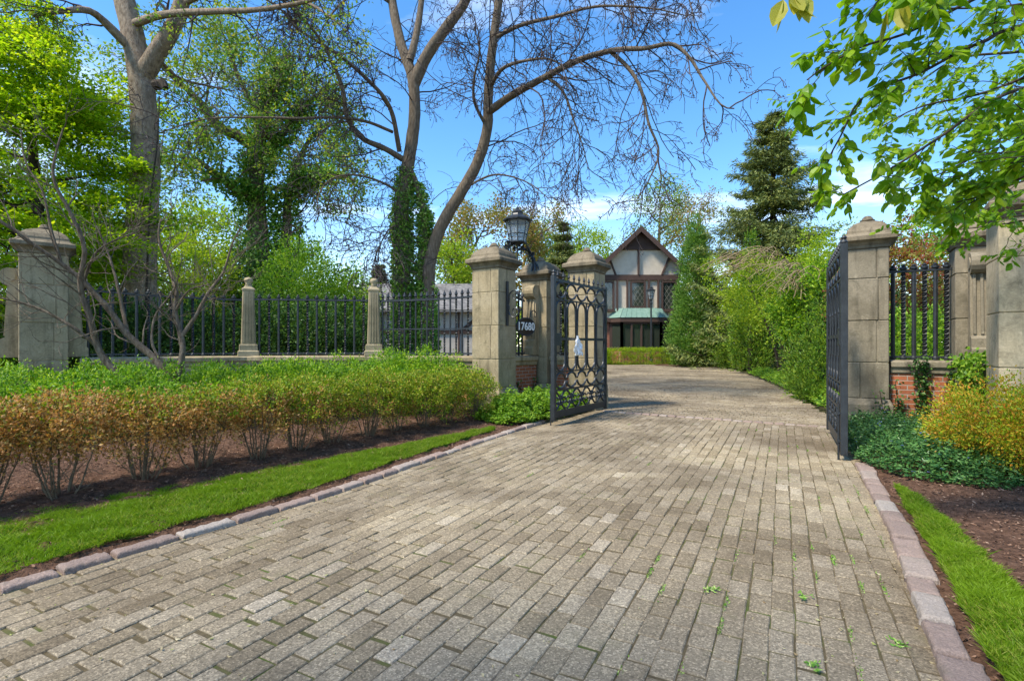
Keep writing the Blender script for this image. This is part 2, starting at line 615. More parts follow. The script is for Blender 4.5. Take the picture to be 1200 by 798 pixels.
# ------------------------------------------------------------------ plan of the place
KL = np.array([(-6.0, -.6), (-3.95, 1.0), (-3.1, 1.95), (-2.59, 2.59), (-2.26, 3.09), (-1.86, 3.71), (-1.47, 4.41), (-.92, 5.5), (-.12, 7.14), (.3, 7.95), (.55, 8.45)])
KR = np.array([(-.1, -1.2), (.62, .1), (1.12, 1.05), (1.62, 1.93), (1.80, 2.24), (2.03, 2.62), (2.56, 3.5), (3.44, 5.08), (3.62, 5.42)])
VH, UH = np.array([.842, -.54]), np.array([.54, .842])     # along the gate line, and through the gate
RZ = math.atan2(-.54, .842)
P1, P2, P3 = np.array([-.34, 9.76]), np.array([.62, 10.95]), np.array([1.5, 10.25])
R1, R2, R3 = np.array([5.38, 7.75]), np.array([6.47, 7.15]), np.array([5.90, 5.86])
PL = np.array([-7.80, 8.55])
FP1, FP2 = np.array([-5.25, 10.2]), np.array([-2.83, 10.5])


def dense(poly, step=.05):
    """Smooth curve through points (Catmull-Rom), resampled evenly."""
    p = np.vstack([2 * poly[0] - poly[1], poly, 2 * poly[-1] - poly[-2]])
    out = []
    for i in range(1, len(p) - 2):
        t = np.linspace(0, 1, 20, endpoint=False)[:, None]
        a, b, c, d = p[i - 1], p[i], p[i + 1], p[i + 2]
        out.append(.5 * (2 * b + (c - a) * t + (2 * a - 5 * b + 4 * c - d) * t ** 2 + (3 * b - a - 3 * c + d) * t ** 3))
    q = np.vstack(out + [poly[-1:]])
    s = np.concatenate([[0], np.cumsum(np.linalg.norm(np.diff(q, axis=0), axis=1))])
    u = np.arange(0, s[-1], step)
    return np.stack([np.interp(u, s, q[:, k]) for k in range(q.shape[1])], 1)


KLd, KRd = dense(KL), dense(KR)


def inside(pts, poly):
    x, y = pts[:, 0], pts[:, 1]
    r = np.zeros(len(pts), bool)
    n = len(poly)
    for i in range(n):
        x1, y1 = poly[i]
        x2, y2 = poly[(i + 1) % n]
        c = ((y1 > y) != (y2 > y))
        with np.errstate(divide='ignore', invalid='ignore'):
            xi = (x2 - x1) * (y - y1) / (y2 - y1) + x1
        r ^= c & (x < xi)
    return r


def vnoise(x, y, sc, seed=0):
    """Cheap smooth noise in the plane, about -1..1."""
    r2 = np.random.default_rng(seed)
    out = np.zeros_like(np.asarray(x, float))
    for k in range(7):
        a, ph, fr = r2.uniform(0, 6.28), r2.uniform(0, 6.28), r2.uniform(.6, 1.9) / sc
        out += np.sin((np.cos(a) * x + np.sin(a) * y) * fr * 6.28 + ph)
    return out / 3.2


def gate_line(x):
    return P3[1] + (x - P3[0]) * (-.54 / .842)


GATE_A, GATE_B = P3 - UH * .25, R1 - UH * .25
def shift(cur, d):
    t_ = np.gradient(cur, axis=0)
    return cur + unit(np.stack([-t_[:, 1], t_[:, 0]], 1)) * d


near_poly = np.vstack([shift(KLd, .08), [GATE_A], [GATE_B], shift(KRd, -.08)[::-1]])
far_poly = np.array([GATE_A, [-1.5, 14], [-3, 20], [-3, 33], [4.6, 34.2], [11.6, 34.0], [12.6, 31.5], [12.0, 28], [10.8, 24], [9.2, 19], [7.15, 13], [5.9, 10.0], GATE_B])

# ------------------------------------------------------------------ ground
g = MB()
xs = np.concatenate([[-600, -200, -80, -40], np.arange(-24, 24.1, 2), [40, 80, 200, 600]])
ys = np.concatenate([[-200, -60, -20], np.arange(-8, 48.1, 2), [70, 120, 300, 900]])
GX, GY = np.meshgrid(xs, ys)
nx, ny = len(xs), len(ys)
q = np.array([[j * nx + i, j * nx + i + 1, (j + 1) * nx + i + 1, (j + 1) * nx + i] for j in range(ny - 1) for i in range(nx - 1)])
g.add(np.stack([GX, GY, np.full_like(GX, -.09)], -1), q)
tag(g.build('ground', M['earth']), kind='structure')


def undul(x, y):
    return .012 * vnoise(x, y, 3.1, 5)


def sheet(poly, z, name, mat, step=.25):
    """A gridded sheet whose outline follows a polygon (cells whose centre is inside)."""
    lo, hi = poly.min(0), poly.max(0)
    xs, ys = np.arange(lo[0], hi[0] + step, step), np.arange(lo[1], hi[1] + step, step)
    A, B = np.meshgrid(xs, ys)
    n = len(xs)
    i, j = np.meshgrid(np.arange(n - 1), np.arange(len(ys) - 1))
    q = np.stack([j * n + i, j * n + i + 1, (j + 1) * n + i + 1, (j + 1) * n + i], -1).reshape(-1, 4)
    c = np.stack([A.ravel()[q].mean(1), B.ravel()[q].mean(1)], 1)
    q = q[inside(c, poly)]
    m = MB()
    m.add(np.stack([A, B, z + undul(A, B)], -1), q)
    return m.build(name, mat, smooth=True)


ctr = near_poly.mean(0)
tag(sheet(np.vstack([near_poly]), -.0068, 'driveway_bed', M['joint'], .1), kind='structure')
tag(sheet(far_poly, -.011, 'court_bed', M['joint'], .3), kind='structure')


def pavers(poly, ang, L, W, gap, name, tiltamp, bevel=True, stag=.5):
    """Individual paving stones in running bond, long side along the direction ang."""
    q = np.array([math.cos(ang), math.sin(ang)])
    p = np.array([-q[1], q[0]])
    C = poly.mean(0)
    loc = np.stack([(poly - C) @ q, (poly - C) @ p], 1)
    lo, hi = loc.min(0) - L, loc.max(0) + L
    ca, cb_ = [], []
    for k, b in enumerate(np.arange(lo[1], hi[1], W)):
        off = (stag * L if k % 2 else 0) + rng.normal(0, .028)
        a = np.arange(lo[0] + off, hi[0], L)
        ca.append(a)
        cb_.append(np.full(len(a), b))
    a, b = np.concatenate(ca), np.concatenate(cb_)
    n = len(a)
    a = a + rng.normal(0, .0035, n)
    b = b + rng.normal(0, .0026, n)
    xy = C + a[:, None] * q + b[:, None] * p
    keep = inside(xy, poly)
    xy = xy[keep]
    n = len(xy)
    hl = (L - gap - .0095) / 2 + rng.normal(0, .0026, n)
    hw = (W - gap) / 2 + rng.normal(0, .0013, n)
    th = rng.normal(0, .011, n)
    qq = np.stack([np.cos(ang + th), np.sin(ang + th)], 1)
    pp = np.stack([-qq[:, 1], qq[:, 0]], 1)
    zc = undul(xy[:, 0], xy[:, 1]) + rng.normal(0, .0016, n)
    tx, ty = rng.normal(0, tiltamp, n), rng.normal(0, tiltamp, n)
    c = .005
    rings = []
    for inset, z in ([(0, -.03), (0, -c), (c, 0)] if bevel else [(0, -.012), (.004, 0)]):
        r = []
        for sx, sy in ((1, 1), (-1, 1), (-1, -1), (1, -1)):
            ax, bx = sx * (hl - inset), sy * (hw - inset)
            if z == 0:
                ax = ax + rng.normal(0, .0012, n)
                bx = bx + rng.normal(0, .0012, n)
            pos = xy + ax[:, None] * qq + bx[:, None] * pp
            r.append(np.concatenate([pos, (zc + z + tx * ax + ty * bx)[:, None]], 1))
        rings.append(np.stack(r, 1))
    V = np.concatenate(rings, 1)
    m = len(rings)
    o = np.arange(n)[:, None] * 4 * m
    fs = [[(m - 1) * 4 + k for k in range(4)]]
    for r in range(m - 1):
        for k in range(4):
            fs.append([r * 4 + k, r * 4 + (k + 1) % 4, r * 4 + 4 + (k + 1) % 4, r * 4 + 4 + k])
    mb = MB()
    mb.add(V.reshape(-1, 3), np.concatenate([o + np.array(f)[None] for f in fs]))
    return mb.build(name, M['paver'])


tag(pavers(near_poly, math.atan2(.884, .468), .203, .101, .0040, 'driveway', .006), kind='structure')
tag(pavers(far_poly, math.atan2(-.54, .842) , .203, .101, .0065, 'court_paving', .004, False), kind='structure')

# row of pale granite setts across the gateway
thr = MB()
tl, tr_ = np.array([1.72, 9.72]), np.array([5.1, 7.62])
n = 26
for k in range(n):
    c = tl + (tr_ - tl) * (k + .5) / n
    w = np.linalg.norm(tr_ - tl) / n / 2 - .008
    b = MB().sq([(w - .005, .05, -.03), (w, .055, .004), (w - .012, .045, .014 + rng.uniform(0, .008))], 0, 0, .01)
    V = xf(np.concatenate(b.v), (c[0], c[1], 0), RZ + rng.normal(0, .03))
    for kk, A in b.f.items():
        thr.f.setdefault(kk, []).append(np.concatenate(A) + thr.n)
    thr.v.append(V)
    thr.n += len(V)
tag(thr.build('threshold_setts', M['granite']), kind='structure')


def kerb(cur, side, name, lmin, lmax, w, s0, s1):
    """Rough granite kerb stones laid end to end along a curve."""
    mb = MB()
    seg = np.concatenate([[0], np.cumsum(np.linalg.norm(np.diff(cur, axis=0), axis=1))])
    s = s0
    while s < s1:
        L = rng.uniform(lmin, lmax)
        a = np.array([np.interp(s, seg, cur[:, k]) for k in (0, 1)])
        b = np.array([np.interp(min(s + L - .020, seg[-1]), seg, cur[:, k]) for k in (0, 1)])
        t = unit(b - a)
        p = np.array([-t[1], t[0]]) * side
        ww = w * rng.uniform(.88, 1.12)
        h = rng.uniform(.018, .034) + (.012 if side < 0 else 0)
        na, nb = 14, 10
        A, B = np.meshgrid(np.array([0, .012, .035, .1, .2, .32, .44, .56, .68, .8, .9, .965, .988, 1])[:na], np.array([0, .03, .09, .22, .4, .6, .78, .91, .97, 1]), indexing='ij')
        ea = np.minimum(np.minimum(A, 1 - A) * np.linalg.norm(b - a), np.minimum(B, 1 - B) * ww)
        Z = h - .018 * np.exp(-ea / .0045) + rng.normal(0, .0011, A.shape) + .004 * vnoise(A * 2, B + s * 3, .7, 3)
        pos = a + A[..., None] * (b - a) + (B * ww)[..., None] * p
        pos[1:-1, 1:-1] += rng.normal(0, .0012, pos[1:-1, 1:-1].shape)
        pos[:, 0] += rng.normal(0, .0032, pos[:, 0].shape)
        pos[:, -1] += rng.normal(0, .0032, pos[:, -1].shape)
        top = np.concatenate([pos, Z[..., None]], -1)
        V = top.reshape(-1, 3)
        Fc = [[i * nb + j, (i + 1) * nb + j, (i + 1) * nb + j + 1, i * nb + j + 1] for i in range(na - 1) for j in range(nb - 1)]
        rim = [i * nb for i in range(na)] + [(na - 1) * nb + j for j in range(1, nb)] + [i * nb + nb - 1 for i in range(na - 2, -1, -1)] + [j for j in range(nb - 2, 0, -1)]
        low = V[rim].copy()
        low[:, 2] = -.07
        n0, m = len(V), len(rim)
        V = np.vstack([V, low])
        Fc += [[rim[i], n0 + i, n0 + (i + 1) % m, rim[(i + 1) % m]] for i in range(m)]
        mb.add(V, Fc)
        s += L
    return tag(mb.build(name, M['granite'], smooth=True), kind='structure')


kerb(KLd, 1, 'left_kerb', .22, .38, .105, .2, 11.3)
kerb(KRd, -1, 'right_kerb', .2, .36, .13, .2, 7.7)


# ------------------------------------------------------------------ planting beds
def dist_to(curve, x, y, side):
    """Signed distance of points to a curve, positive on the bed's side."""
    c = curve[::3]
    pts = np.stack([x.ravel(), y.ravel()], 1)
    d = np.empty(len(pts))
    tg = np.gradient(c, axis=0)
    for i in range(0, len(pts), 4000):
        dd = pts[i:i + 4000, None] - c[None]
        k = (dd ** 2).sum(-1).argmin(1)
        v0 = dd[np.arange(len(k)), k]
        s = np.sign(tg[k, 0] * v0[:, 1] - tg[k, 1] * v0[:, 0]) * side
        d[i:i + 4000] = np.linalg.norm(v0, axis=1) * np.where(s == 0, 1, s)
    return d.reshape(x.shape)


KLx = dense(np.vstack([KL, [P1 + VH * .4], [P2 + VH * .5]]))
KRx = dense(np.vstack([KR, [R1 - VH * .45], [6.2, 10.0]]))


def bed_z(d, x, y):
    z = np.interp(d, [-.3, .02, .12, .5, 1.5, 4], [-.12, -.07, .0, .03, .07, .10])
    return z + .014 * vnoise(x, y, .45, 11) + .010 * vnoise(x, y, .16, 12)


def bed(curve, side, x0, x1, y0, y1, name, step=.05):
    A, B = np.meshgrid(np.arange(x0, x1, step), np.arange(y0, y1, step))
    d = dist_to(curve, A, B, side)
    Z = bed_z(d, A, B)
    n, m = A.shape[1], A.shape[0]
    i, j = np.meshgrid(np.arange(n - 1), np.arange(m - 1))
    q = np.stack([j * n + i, j * n + i + 1, (j + 1) * n + i + 1, (j + 1) * n + i], -1).reshape(-1, 4)
    dm = d.ravel()[q].max(1)
    mb = MB()
    mb.add(np.stack([A, B, Z], -1), q[dm > -.08])
    return tag(mb.build(name, M['mulch'], smooth=True), kind='structure')


bed(KLx, 1, -11, .9, .6, 11.2, 'left_mulch_bed', .06)
bed(KRx, -1, .9, 9, -.5, 8.2, 'right_mulch_bed', .06)


def chips(curve, side, n, box, dmin, name, smin=.012, smax=.035):
    x, y = rng.uniform(box[0], box[1], n), rng.uniform(box[2], box[3], n)
    d = dist_to(curve, x, y, side)
    k = d > dmin
    x, y, d = x[k], y[k], d[k]
    m = len(x)
    z = bed_z(d, x, y) + rng.uniform(.002, .014, m)
    a = rng.uniform(0, 6.28, m)
    A = np.stack([np.cos(a), np.sin(a), rng.normal(0, .3, m)], 1)
    mb = MB()
    mb.leaves(np.stack([x, y, z], 1), A, rng.uniform(smin, smax, m), .42, 1.0, .1, .05)
    return tag(mb.build(name, M['chip']), 'loose brown bark mulch chips on the planting bed', 'mulch', kind='stuff')


chips(KLx, 1, 60000, (-7, .6, 1.5, 9.5), .06, 'mulch_chips')
tag(chips(KRx, -1, 26000, (1.2, 6, 1, 6.2), .06, 'mulch_chips'), 'dark bark mulch chips on the bed by the golden shrub')

# lawns: inner edge follows the kerb, outer edge the mulch
LI = dense(np.array([(-5.0, 1.75), (-4.28, 2.72), (-3.54, 3.54), (-2.86, 4.38), (-2.17, 5.2), (-1.27, 6.32), (-.5, 7.3), (-.28, 7.55)]))
RO = dense(np.array([(1.55, .3), (2.2, 1.7), (2.467, 2.467), (2.68, 2.9), (2.95, 3.45), (3.2, 4.05), (3.28, 4.36)]))


def lawn(kc, side, outer, off, name, label, nblade, tmax):
    """Turf ribbon between a line off the kerb and the mulch edge, with blades of grass on it."""
    d_in = []
    t = np.gradient(kc, axis=0)
    nrm = unit(np.stack([-t[:, 1], t[:, 0]], 1)) * side
    inn = kc + nrm * off
    k = np.array([((inn - o) ** 2).sum(1).argmin() for o in outer])
    inn = inn[k]
    m = 14
    s = np.linspace(0, 1, m)[None, :, None]
    G = inn[:, None] * (1 - s) + outer[:, None] * s
    Z = .03 + .022 * np.sin(np.linspace(0, 1, m) * math.pi)[None] + .012 * vnoise(G[..., 0], G[..., 1], .6, 4)
    Z[:, [0, -1]] -= .05
    n0 = len(outer)
    i, j = np.meshgrid(np.arange(n0 - 1), np.arange(m - 1), indexing='ij')
    q = np.stack([i * m + j, (i + 1) * m + j, (i + 1) * m + j + 1, i * m + j + 1], -1).reshape(-1, 4)
    mb = MB()
    mb.add(np.concatenate([G, Z[..., None]], -1), q)
    tag(mb.build(name, M['turf'], smooth=True), kind='structure')
    w = np.linalg.norm(outer - inn, axis=1)
    ii = rng.choice(n0 - 1, nblade, p=w[:-1] / w[:-1].sum())
    u, v = rng.uniform(0, 1, nblade), rng.beta(.95, .95, nblade) * 1.08 - .04
    a = inn[ii] * (1 - u)[:, None] + inn[ii + 1] * u[:, None]
    b = outer[ii] * (1 - u)[:, None] + outer[ii + 1] * u[:, None]
    xy = a * (1 - v)[:, None] + b * v[:, None]
    xy += (.02 * vnoise(xy[:, 0], xy[:, 1], .2, 8))[:, None] * nrm[k][ii]
    z = .028 + .022 * np.sin(np.clip(v, 0, 1) * math.pi) + .012 * vnoise(xy[:, 0], xy[:, 1], .6, 4)
    h = rng.uniform(.016, .042, nblade) * (1 + .25 * vnoise(xy[:, 0], xy[:, 1], .35, 9))
    th = rng.uniform(0, 6.28, nblade)
    lean = rng.normal(0, .5, (nblade, 2))
    wv = np.stack([np.cos(th), np.sin(th), np.zeros(nblade)], 1) * .0021
    base = np.concatenate([xy, z[:, None]], 1)
    up = np.stack([lean[:, 0] * h, lean[:, 1] * h, h], 1)
    V = np.stack([base - wv, base + wv, base + up * .55 + wv * .8, base + up * [1.35, 1.35, 1], base + up * .55 - wv * .8], 1)
    mb = MB()
    mb.add(V.reshape(-1, 3), np.arange(nblade)[:, None] * 5 + np.arange(5)[None])
    tag(mb.build('grass', LM['grass']), label, 'grass', kind='stuff')


lawn(KLd, 1, LI, .27, 'left_lawn', 'bright green grass strip between the left kerb and the mulch', 150000, 1)
lawn(KRd, -1, RO, .20, 'right_lawn', 'bright green grass strip beside the right kerb stones', 95000, 1)

# weeds and litter in the joints of the driveway
qd = np.array([.468, .884])
pd_ = np.array([-qd[1], qd[0]])
n = 90
cen = []
for k in range(n):
    y = rng.uniform(1.6, 6.5) if k < 70 else rng.uniform(2, 9)
    xr = np.interp(y, KRd[:, 1], KRd[:, 0])
    xl = np.interp(y, KLd[:, 1], KLd[:, 0])
    x = xr - abs(rng.normal(0, .8)) - .03 if k < 70 else rng.uniform(xl, xr)
    cen.append((x, y))
cen = np.array(cen)
loc = (cen - near_poly.mean(0)) @ pd_
W = .101
lo = ((near_poly - near_poly.mean(0)) @ pd_).min() - .212
loc2 = np.round((loc - lo - W / 2) / W) * W + W / 2 + lo
cen = cen + (loc2 - loc)[:, None] * pd_
C, A = [], []
for c in cen:
    m = int(rng.integers(10, 44))
    s = rng.normal(0, .045, m)
    C.append(np.stack([c[0] + qd[0] * s + rng.normal(0, .004, m), c[1] + qd[1] * s + rng.normal(0, .004, m), np.full(m, -.004)], 1))
    A.append(unit(np.stack([rng.normal(0, .8, m), rng.normal(0, .8, m), np.ones(m)], 1)))
mb = MB()
mb.leaves(np.concatenate(C), np.concatenate(A), .013, .45, .3, .3)
for c in ((1.02, 2.62), (1.45, 2.55), (1.18, 2.0), (1.62, 2.15)):
    m = 26
    a = rng.uniform(0, 6.28, m)
    mb.leaves(np.stack([c[0] + rng.normal(0, .015, m), c[1] + rng.normal(0, .015, m), np.full(m, .004)], 1), np.stack([np.cos(a), np.sin(a), rng.uniform(.05, .5, m)], 1), .024, .4, .8, .2)
tag(mb.build('weeds', LM['ivy_light']), 'small green weeds growing in the joints between the pavers', 'weeds', kind='stuff')
n = 1500
y = 1.6 + 8 * rng.beta(1, 1.6, n)
xl, xr = np.interp(y, KLd[:, 1], KLd[:, 0]), np.interp(y, KRd[:, 1], KRd[:, 0])
x = xl + (xr - xl) * rng.beta(.7, .7, n)
mb = MB()
a = rng.uniform(0, 6.28, n)
mb.leaves(np.stack([x, y, undul(x, y) + .005], 1), np.stack([np.cos(a), np.sin(a), np.zeros(n)], 1), rng.uniform(.008, .024, n), .5, 1, .15)
tag(mb.build('litter', LM['litter']), 'tiny dry leaf litter scattered over the driveway', 'leaf litter', kind='stuff')

# ------------------------------------------------------------------ stone gate piers
def merge(mb, other, loc=(0, 0, 0), rz=0):
    V = xf(np.concatenate(other.v), loc, rz)
    for k, L in other.f.items():
        mb.f.setdefault(k, []).append(np.concatenate(L) + mb.n)
    mb.v.append(V)
    mb.n += len(V)


def rough(o, amp=.003, sc=6.0):
    """Slight unevenness of weathered stone."""
    for v in o.data.vertices:
        n = mnoise.noise_vector(v.co * sc)
        v.co += Vector((n.x, n.y, n.z)) * amp
    return o


def scroll_console(mb, side, w=.24, z0=1.06, z1=2.5, out=.26):
    """Stone scroll bracket standing against one face of a pier; profile in (outwards, z)."""
    h = z1 - z0
    prof = [(0, 0), (out, 0), (out, .10 * h), (out * .92, .115 * h), (out * .92, .20 * h), (out * .66, .225 * h), (out * .60, .4 * h), (out * .52, .62 * h), (out * .46, .80 * h)]
    cx, cz, r = out * .46, .90 * h, .10 * h
    for k in range(9):
        a = -math.pi / 2 + k * math.pi / 8 * 1.1
        prof.append((cx + r * .9 * math.cos(a), cz + r * math.sin(a)))
    prof.append((0, h * 1.0))
    b = MB()
    b.prism([(x, z0 + z) for x, z in prof], -w / 2, w / 2)
    # flutes: raised fillets down the front
    for dy in (-w * .32, 0, w * .32):
        b.bar((out * .66, dy, z0 + .24 * h), (out * .49, dy, z0 + .80 * h), w * .14, .03)
    b.lathe([(.01, -w / 2 - .012), (r * .55, -w / 2 - .012), (r * .55, w / 2 + .012), (.01, w / 2 + .012)], 14)
    L = b.v[-1]
    b.v[-1] = np.stack([L[:, 0] + cx, L[:, 2], L[:, 1] + z0 + cz], 1)
    merge(mb, b, (0, 0, 0), 0)
    return mb


def pier(pos, rz, label, top=2.74, mat='stone', consoles=(), nub=True, w=.30):
    t = thing('stone_pier', label, 'pier', (pos[0], pos[1], -.06), rz, 'stone piers of the gateway')
    m = M[mat]
    b = MB()
    b.sq([(w + .05, w + .05, 0), (w + .05, w + .05, .44), (w + .042, w + .042, .455), (w + .012, w + .012, .52), (w + .006, w + .006, .53)], c=.012)
    rough(b.build('plinth', m, t))
    s = MB()
    zs = np.array([.532, 1.06, 1.68, 2.30, top])
    for k in range(4):
        z0, z1 = zs[k] + .004, zs[k + 1] - .004
        sp = (w * .42 if k % 2 else -w * .38)
        if k == 2:
            sp = w * .5
        for x0, x1 in ((-w, sp - .004), (sp + .004, w)):
            j = rng.normal(0, .0025)
            s.box(x0, x1, -w + j, w + j, z0, z1, .009)
        s.box(-w + .012, w - .012, -w + .012, w - .012, z0 - .006, z1 + .006)
    rough(s.build('shaft', m, t))
    c = MB()
    T = top
    q = w / .30
    c.sq([(w * 1.0, w * 1.0, T + .002), (w + .015, w + .015, T + .006), (w + .02, w + .02, T + .045), (w + .05, w + .05, T + .085), (w + .085, w + .085, T + .11), (w + .10, w + .10, T + .12),
          (w + .10, w + .10, T + .175), (w + .085, w + .085, T + .19), (w + .045, w + .045, T + .205), (w + .02, w + .02, T + .235), (w + .015, w + .015, T + .27), (w - .02, w - .02, T + .33),
          (w * .72, w * .72, T + .385), (w * .45, w * .45, T + .425), (w * .26, w * .26, T + .445)], c=.012)
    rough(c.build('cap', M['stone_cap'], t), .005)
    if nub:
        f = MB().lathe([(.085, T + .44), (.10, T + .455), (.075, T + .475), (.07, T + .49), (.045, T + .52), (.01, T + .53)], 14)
        f.build('finial', M['stone_cap'], t, True)
    for ang in consoles:
        k = MB()
        scroll_console(k, 1)
        o = k.build('scroll_bracket', m, t)
        o.location = (w * math.cos(ang), w * math.sin(ang), .06)
        o.rotation_euler = (0, 0, ang)
        rough(o)
    return t


pier(P1, RZ, 'tan stone pier with an ornate iron scroll on its side, beside the hedge end')
pier(P2, RZ, 'stone pier carrying the iron lantern bracket, behind the oval number sign', 2.66, 'stone', (-math.pi / 2,))
pier(P3, RZ, 'stone pier right behind the open gate leaf with the plastic bag', w=.275)
pier(R1, RZ, 'shade-toned stone pier beside the edge-on gate leaf, square domed cap', 2.74, 'stone_shade', w=.25)
pier(R2, RZ, 'shade-toned stone pier with a carved scroll bracket, beyond the ivy-clad wall', 2.66, 'stone_shade', (-math.pi / 2,), w=.25)
pier(R3, RZ, 'smooth stone pier cut by the right edge of the picture, leaves over its top', 2.74, 'stone_lit', nub=False)
pier(PL, R(40), 'pale stone pier at the far left with scroll brackets on both sides', 2.80, 'stone', (0, math.pi), w=.30)


# ------------------------------------------------------------------ dwarf walls and railings
def along(a, b):
    a, b = np.asarray(a, float), np.asarray(b, float)
    d = b - a
    return (a + b) / 2, math.atan2(d[1], d[0]), np.linalg.norm(d)


def dwarf_wall(a, b, label, group, brick=True, z1=1.05, mat='stone'):
    c, rz, L = along(a, b)
    t = thing('dwarf_wall', label, 'wall', (c[0], c[1], -.06), rz, group)
    w = MB()
    w.box(-L / 2, L / 2, -.14, .14, 0, z1 - .20 + .06, .0)
    w.build('body', M['brick'] if brick else M[mat], t)
    k = MB()
    hx = L / 2
    n = max(1, int(round(L / 1.2)))
    for i in range(n):
        x0, x1 = -hx + i * L / n + .003, -hx + (i + 1) * L / n - .003
        cx = (x0 + x1) / 2
        h = (x1 - x0) / 2
        z = z1 + .06
        k.sq([(h, .15, z - .198), (h, .165, z - .18), (h, .165, z - .13), (h, .185, z - .10), (h, .195, z - .095), (h, .195, z - .03), (h, .185, z - .02), (h, .10, z)], cx)
    rough(k.build('coping', M[mat], t), .003)
    if brick:
        f = MB().box(-L / 2, L / 2, -.175, .175, .0, .10, .01)
        f.build('footing', M[mat], t)
    return t


BAR_MESH = {}


def bar_mesh(kind, z0, z1, r, tip):
    key = (kind, round(z0, 3), round(z1, 3), r, tip)
    if key in BAR_MESH:
        return BAR_MESH[key]
    b = MB()
    if kind == 'twist':
        b.twist(z0, z1, r * 1.15, 5.5, n=40)
    else:
        b.lathe([(r, z0), (r, z1)], 8)
    b.lathe([(r * 1.5, z0 + .01), (r * 1.5, z0 + .04), (r, z0 + .055)], 8)
    if tip == 'spear':
        b.lathe([(r, z1), (r * 1.7, z1 + .012), (r * .9, z1 + .03), (r * 1.9, z1 + .06), (r * 1.3, z1 + .10), (.002, z1 + .155)], 8)
    else:
        b.lathe([(r * 1.1, z1), (r * 1.75, z1 + .012), (r * 1.75, z1 + .035), (r * .8, z1 + .05), (r * 1.1, z1 + .062), (.003, z1 + .085)], 8)
    BAR_MESH[key] = b.mesh('bar', M['iron'])
    return BAR_MESH[key]


def railing(a, b, label, group, z0=1.05, z1=2.2, gap=.17, r=.022, tip='knob', tall=0, mid=False, zend=None):
    c, rz, L = along(a, b)
    t = thing('iron_railing', label, 'fence', (c[0], c[1], 0), rz, group)
    rise = zend or (0, 0)
    pts = [(-L / 2 + s * L, 0, z1 + rise[0] * (1 - s) ** 3 + rise[1] * s ** 3) for s in np.linspace(0, 1, 9)]
    m = MB()
    for p, q in zip(pts[:-1], pts[1:]):
        m.bar(p, q, .055, .035)
    m.build('top_rail', M['iron'], t)
    MB().box(-L / 2, L / 2, -.022, .022, z0 + .03, z0 + .06).build('bottom_rail', M['iron'], t)
    if mid:
        MB().box(-L / 2, L / 2, -.018, .018, z0 + .52, z0 + .545).build('middle_rail', M['iron'], t)
    n = max(2, int(round(L / gap)))
    for i in range(n):
        s = (i + .5) / n
        x = -L / 2 + s * L
        zt = z1 + rise[0] * (1 - s) ** 3 + rise[1] * s ** 3
        put(bar_mesh('twist' if i % 2 else 'plain', z0 + .002, round(zt + .018 + (tall if i % 2 == 0 else 0), 2), r, tip), 'bar', t, (x, 0, 0))
    return t


WG, FG = 'low stone walls under the fence', 'iron fence panels along the garden'
EW = [PL + np.array([.36, .30]), FP1, FP2, P1 + np.array([-.22, .16])]
dwarf_wall(EW[0], EW[1], 'low stone wall under the leftmost fence panel, behind the bare shrub', WG, False)
dwarf_wall(EW[1] , EW[2], 'low stone wall between the two fluted stone posts', WG, False)
dwarf_wall(EW[2], EW[3], 'low stone wall from the second fluted post to the tan pier', WG, False)
railing(EW[0], EW[1], 'black iron fence panel between the pale far left pier and a fluted post', FG, 1.05, 2.15, .175, .024, zend=(.07, 0))
railing(EW[1] + np.array([.12, 0]), EW[2] - np.array([.12, 0]), 'black iron fence panel between the two fluted stone posts', FG, 1.05, 2.17, .18, .022)
railing(EW[2] + np.array([.12, 0]), EW[3], 'black spear-topped fence panel between a fluted post and the tan pier', FG, 1.05, 2.16, .125, .019, 'spear', mid=True, zend=(0, .06))
dv = unit(P2 - P1)
dwarf_wall(P1 + dv * .36, P2 - dv * .36, 'red brick return wall with stone coping under the oval number sign', 'brick wing walls', True, 1.05)
railing(P1 + dv * .36, P2 - dv * .60, 'short black railing panel behind the oval number sign', 'short railings of the gateway', 1.05, 2.22, .11, .020, 'spear', zend=(.0, -.06))
dv = unit(P3 - P2)
dwarf_wall(P2 + dv * .34, P3 - dv * .34, 'short brick wall behind the open left gate leaf', 'brick wing walls', True, 1.05)
railing(P2 + dv * .32, P3 - dv * .32, 'short black railing seen through the open left gate leaf', 'short railings of the gateway', 1.05, 2.3, .13, .022)
dv = unit(R2 - R1)
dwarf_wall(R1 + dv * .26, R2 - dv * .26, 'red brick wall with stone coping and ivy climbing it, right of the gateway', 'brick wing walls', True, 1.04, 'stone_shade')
railing(R1 + dv * .25, R2 - dv * .25, 'thick black twisted-bar railing between the two shade-toned stone piers', 'short railings of the gateway', 1.04, 2.34, .118, .028)
dv = unit(R3 - R2)
dwarf_wall(R2 + dv * .26, R3 - dv * .31, 'short return wall beside the pier at the right edge, draped in ivy', 'brick wing walls', True, 1.04, 'stone_shade')


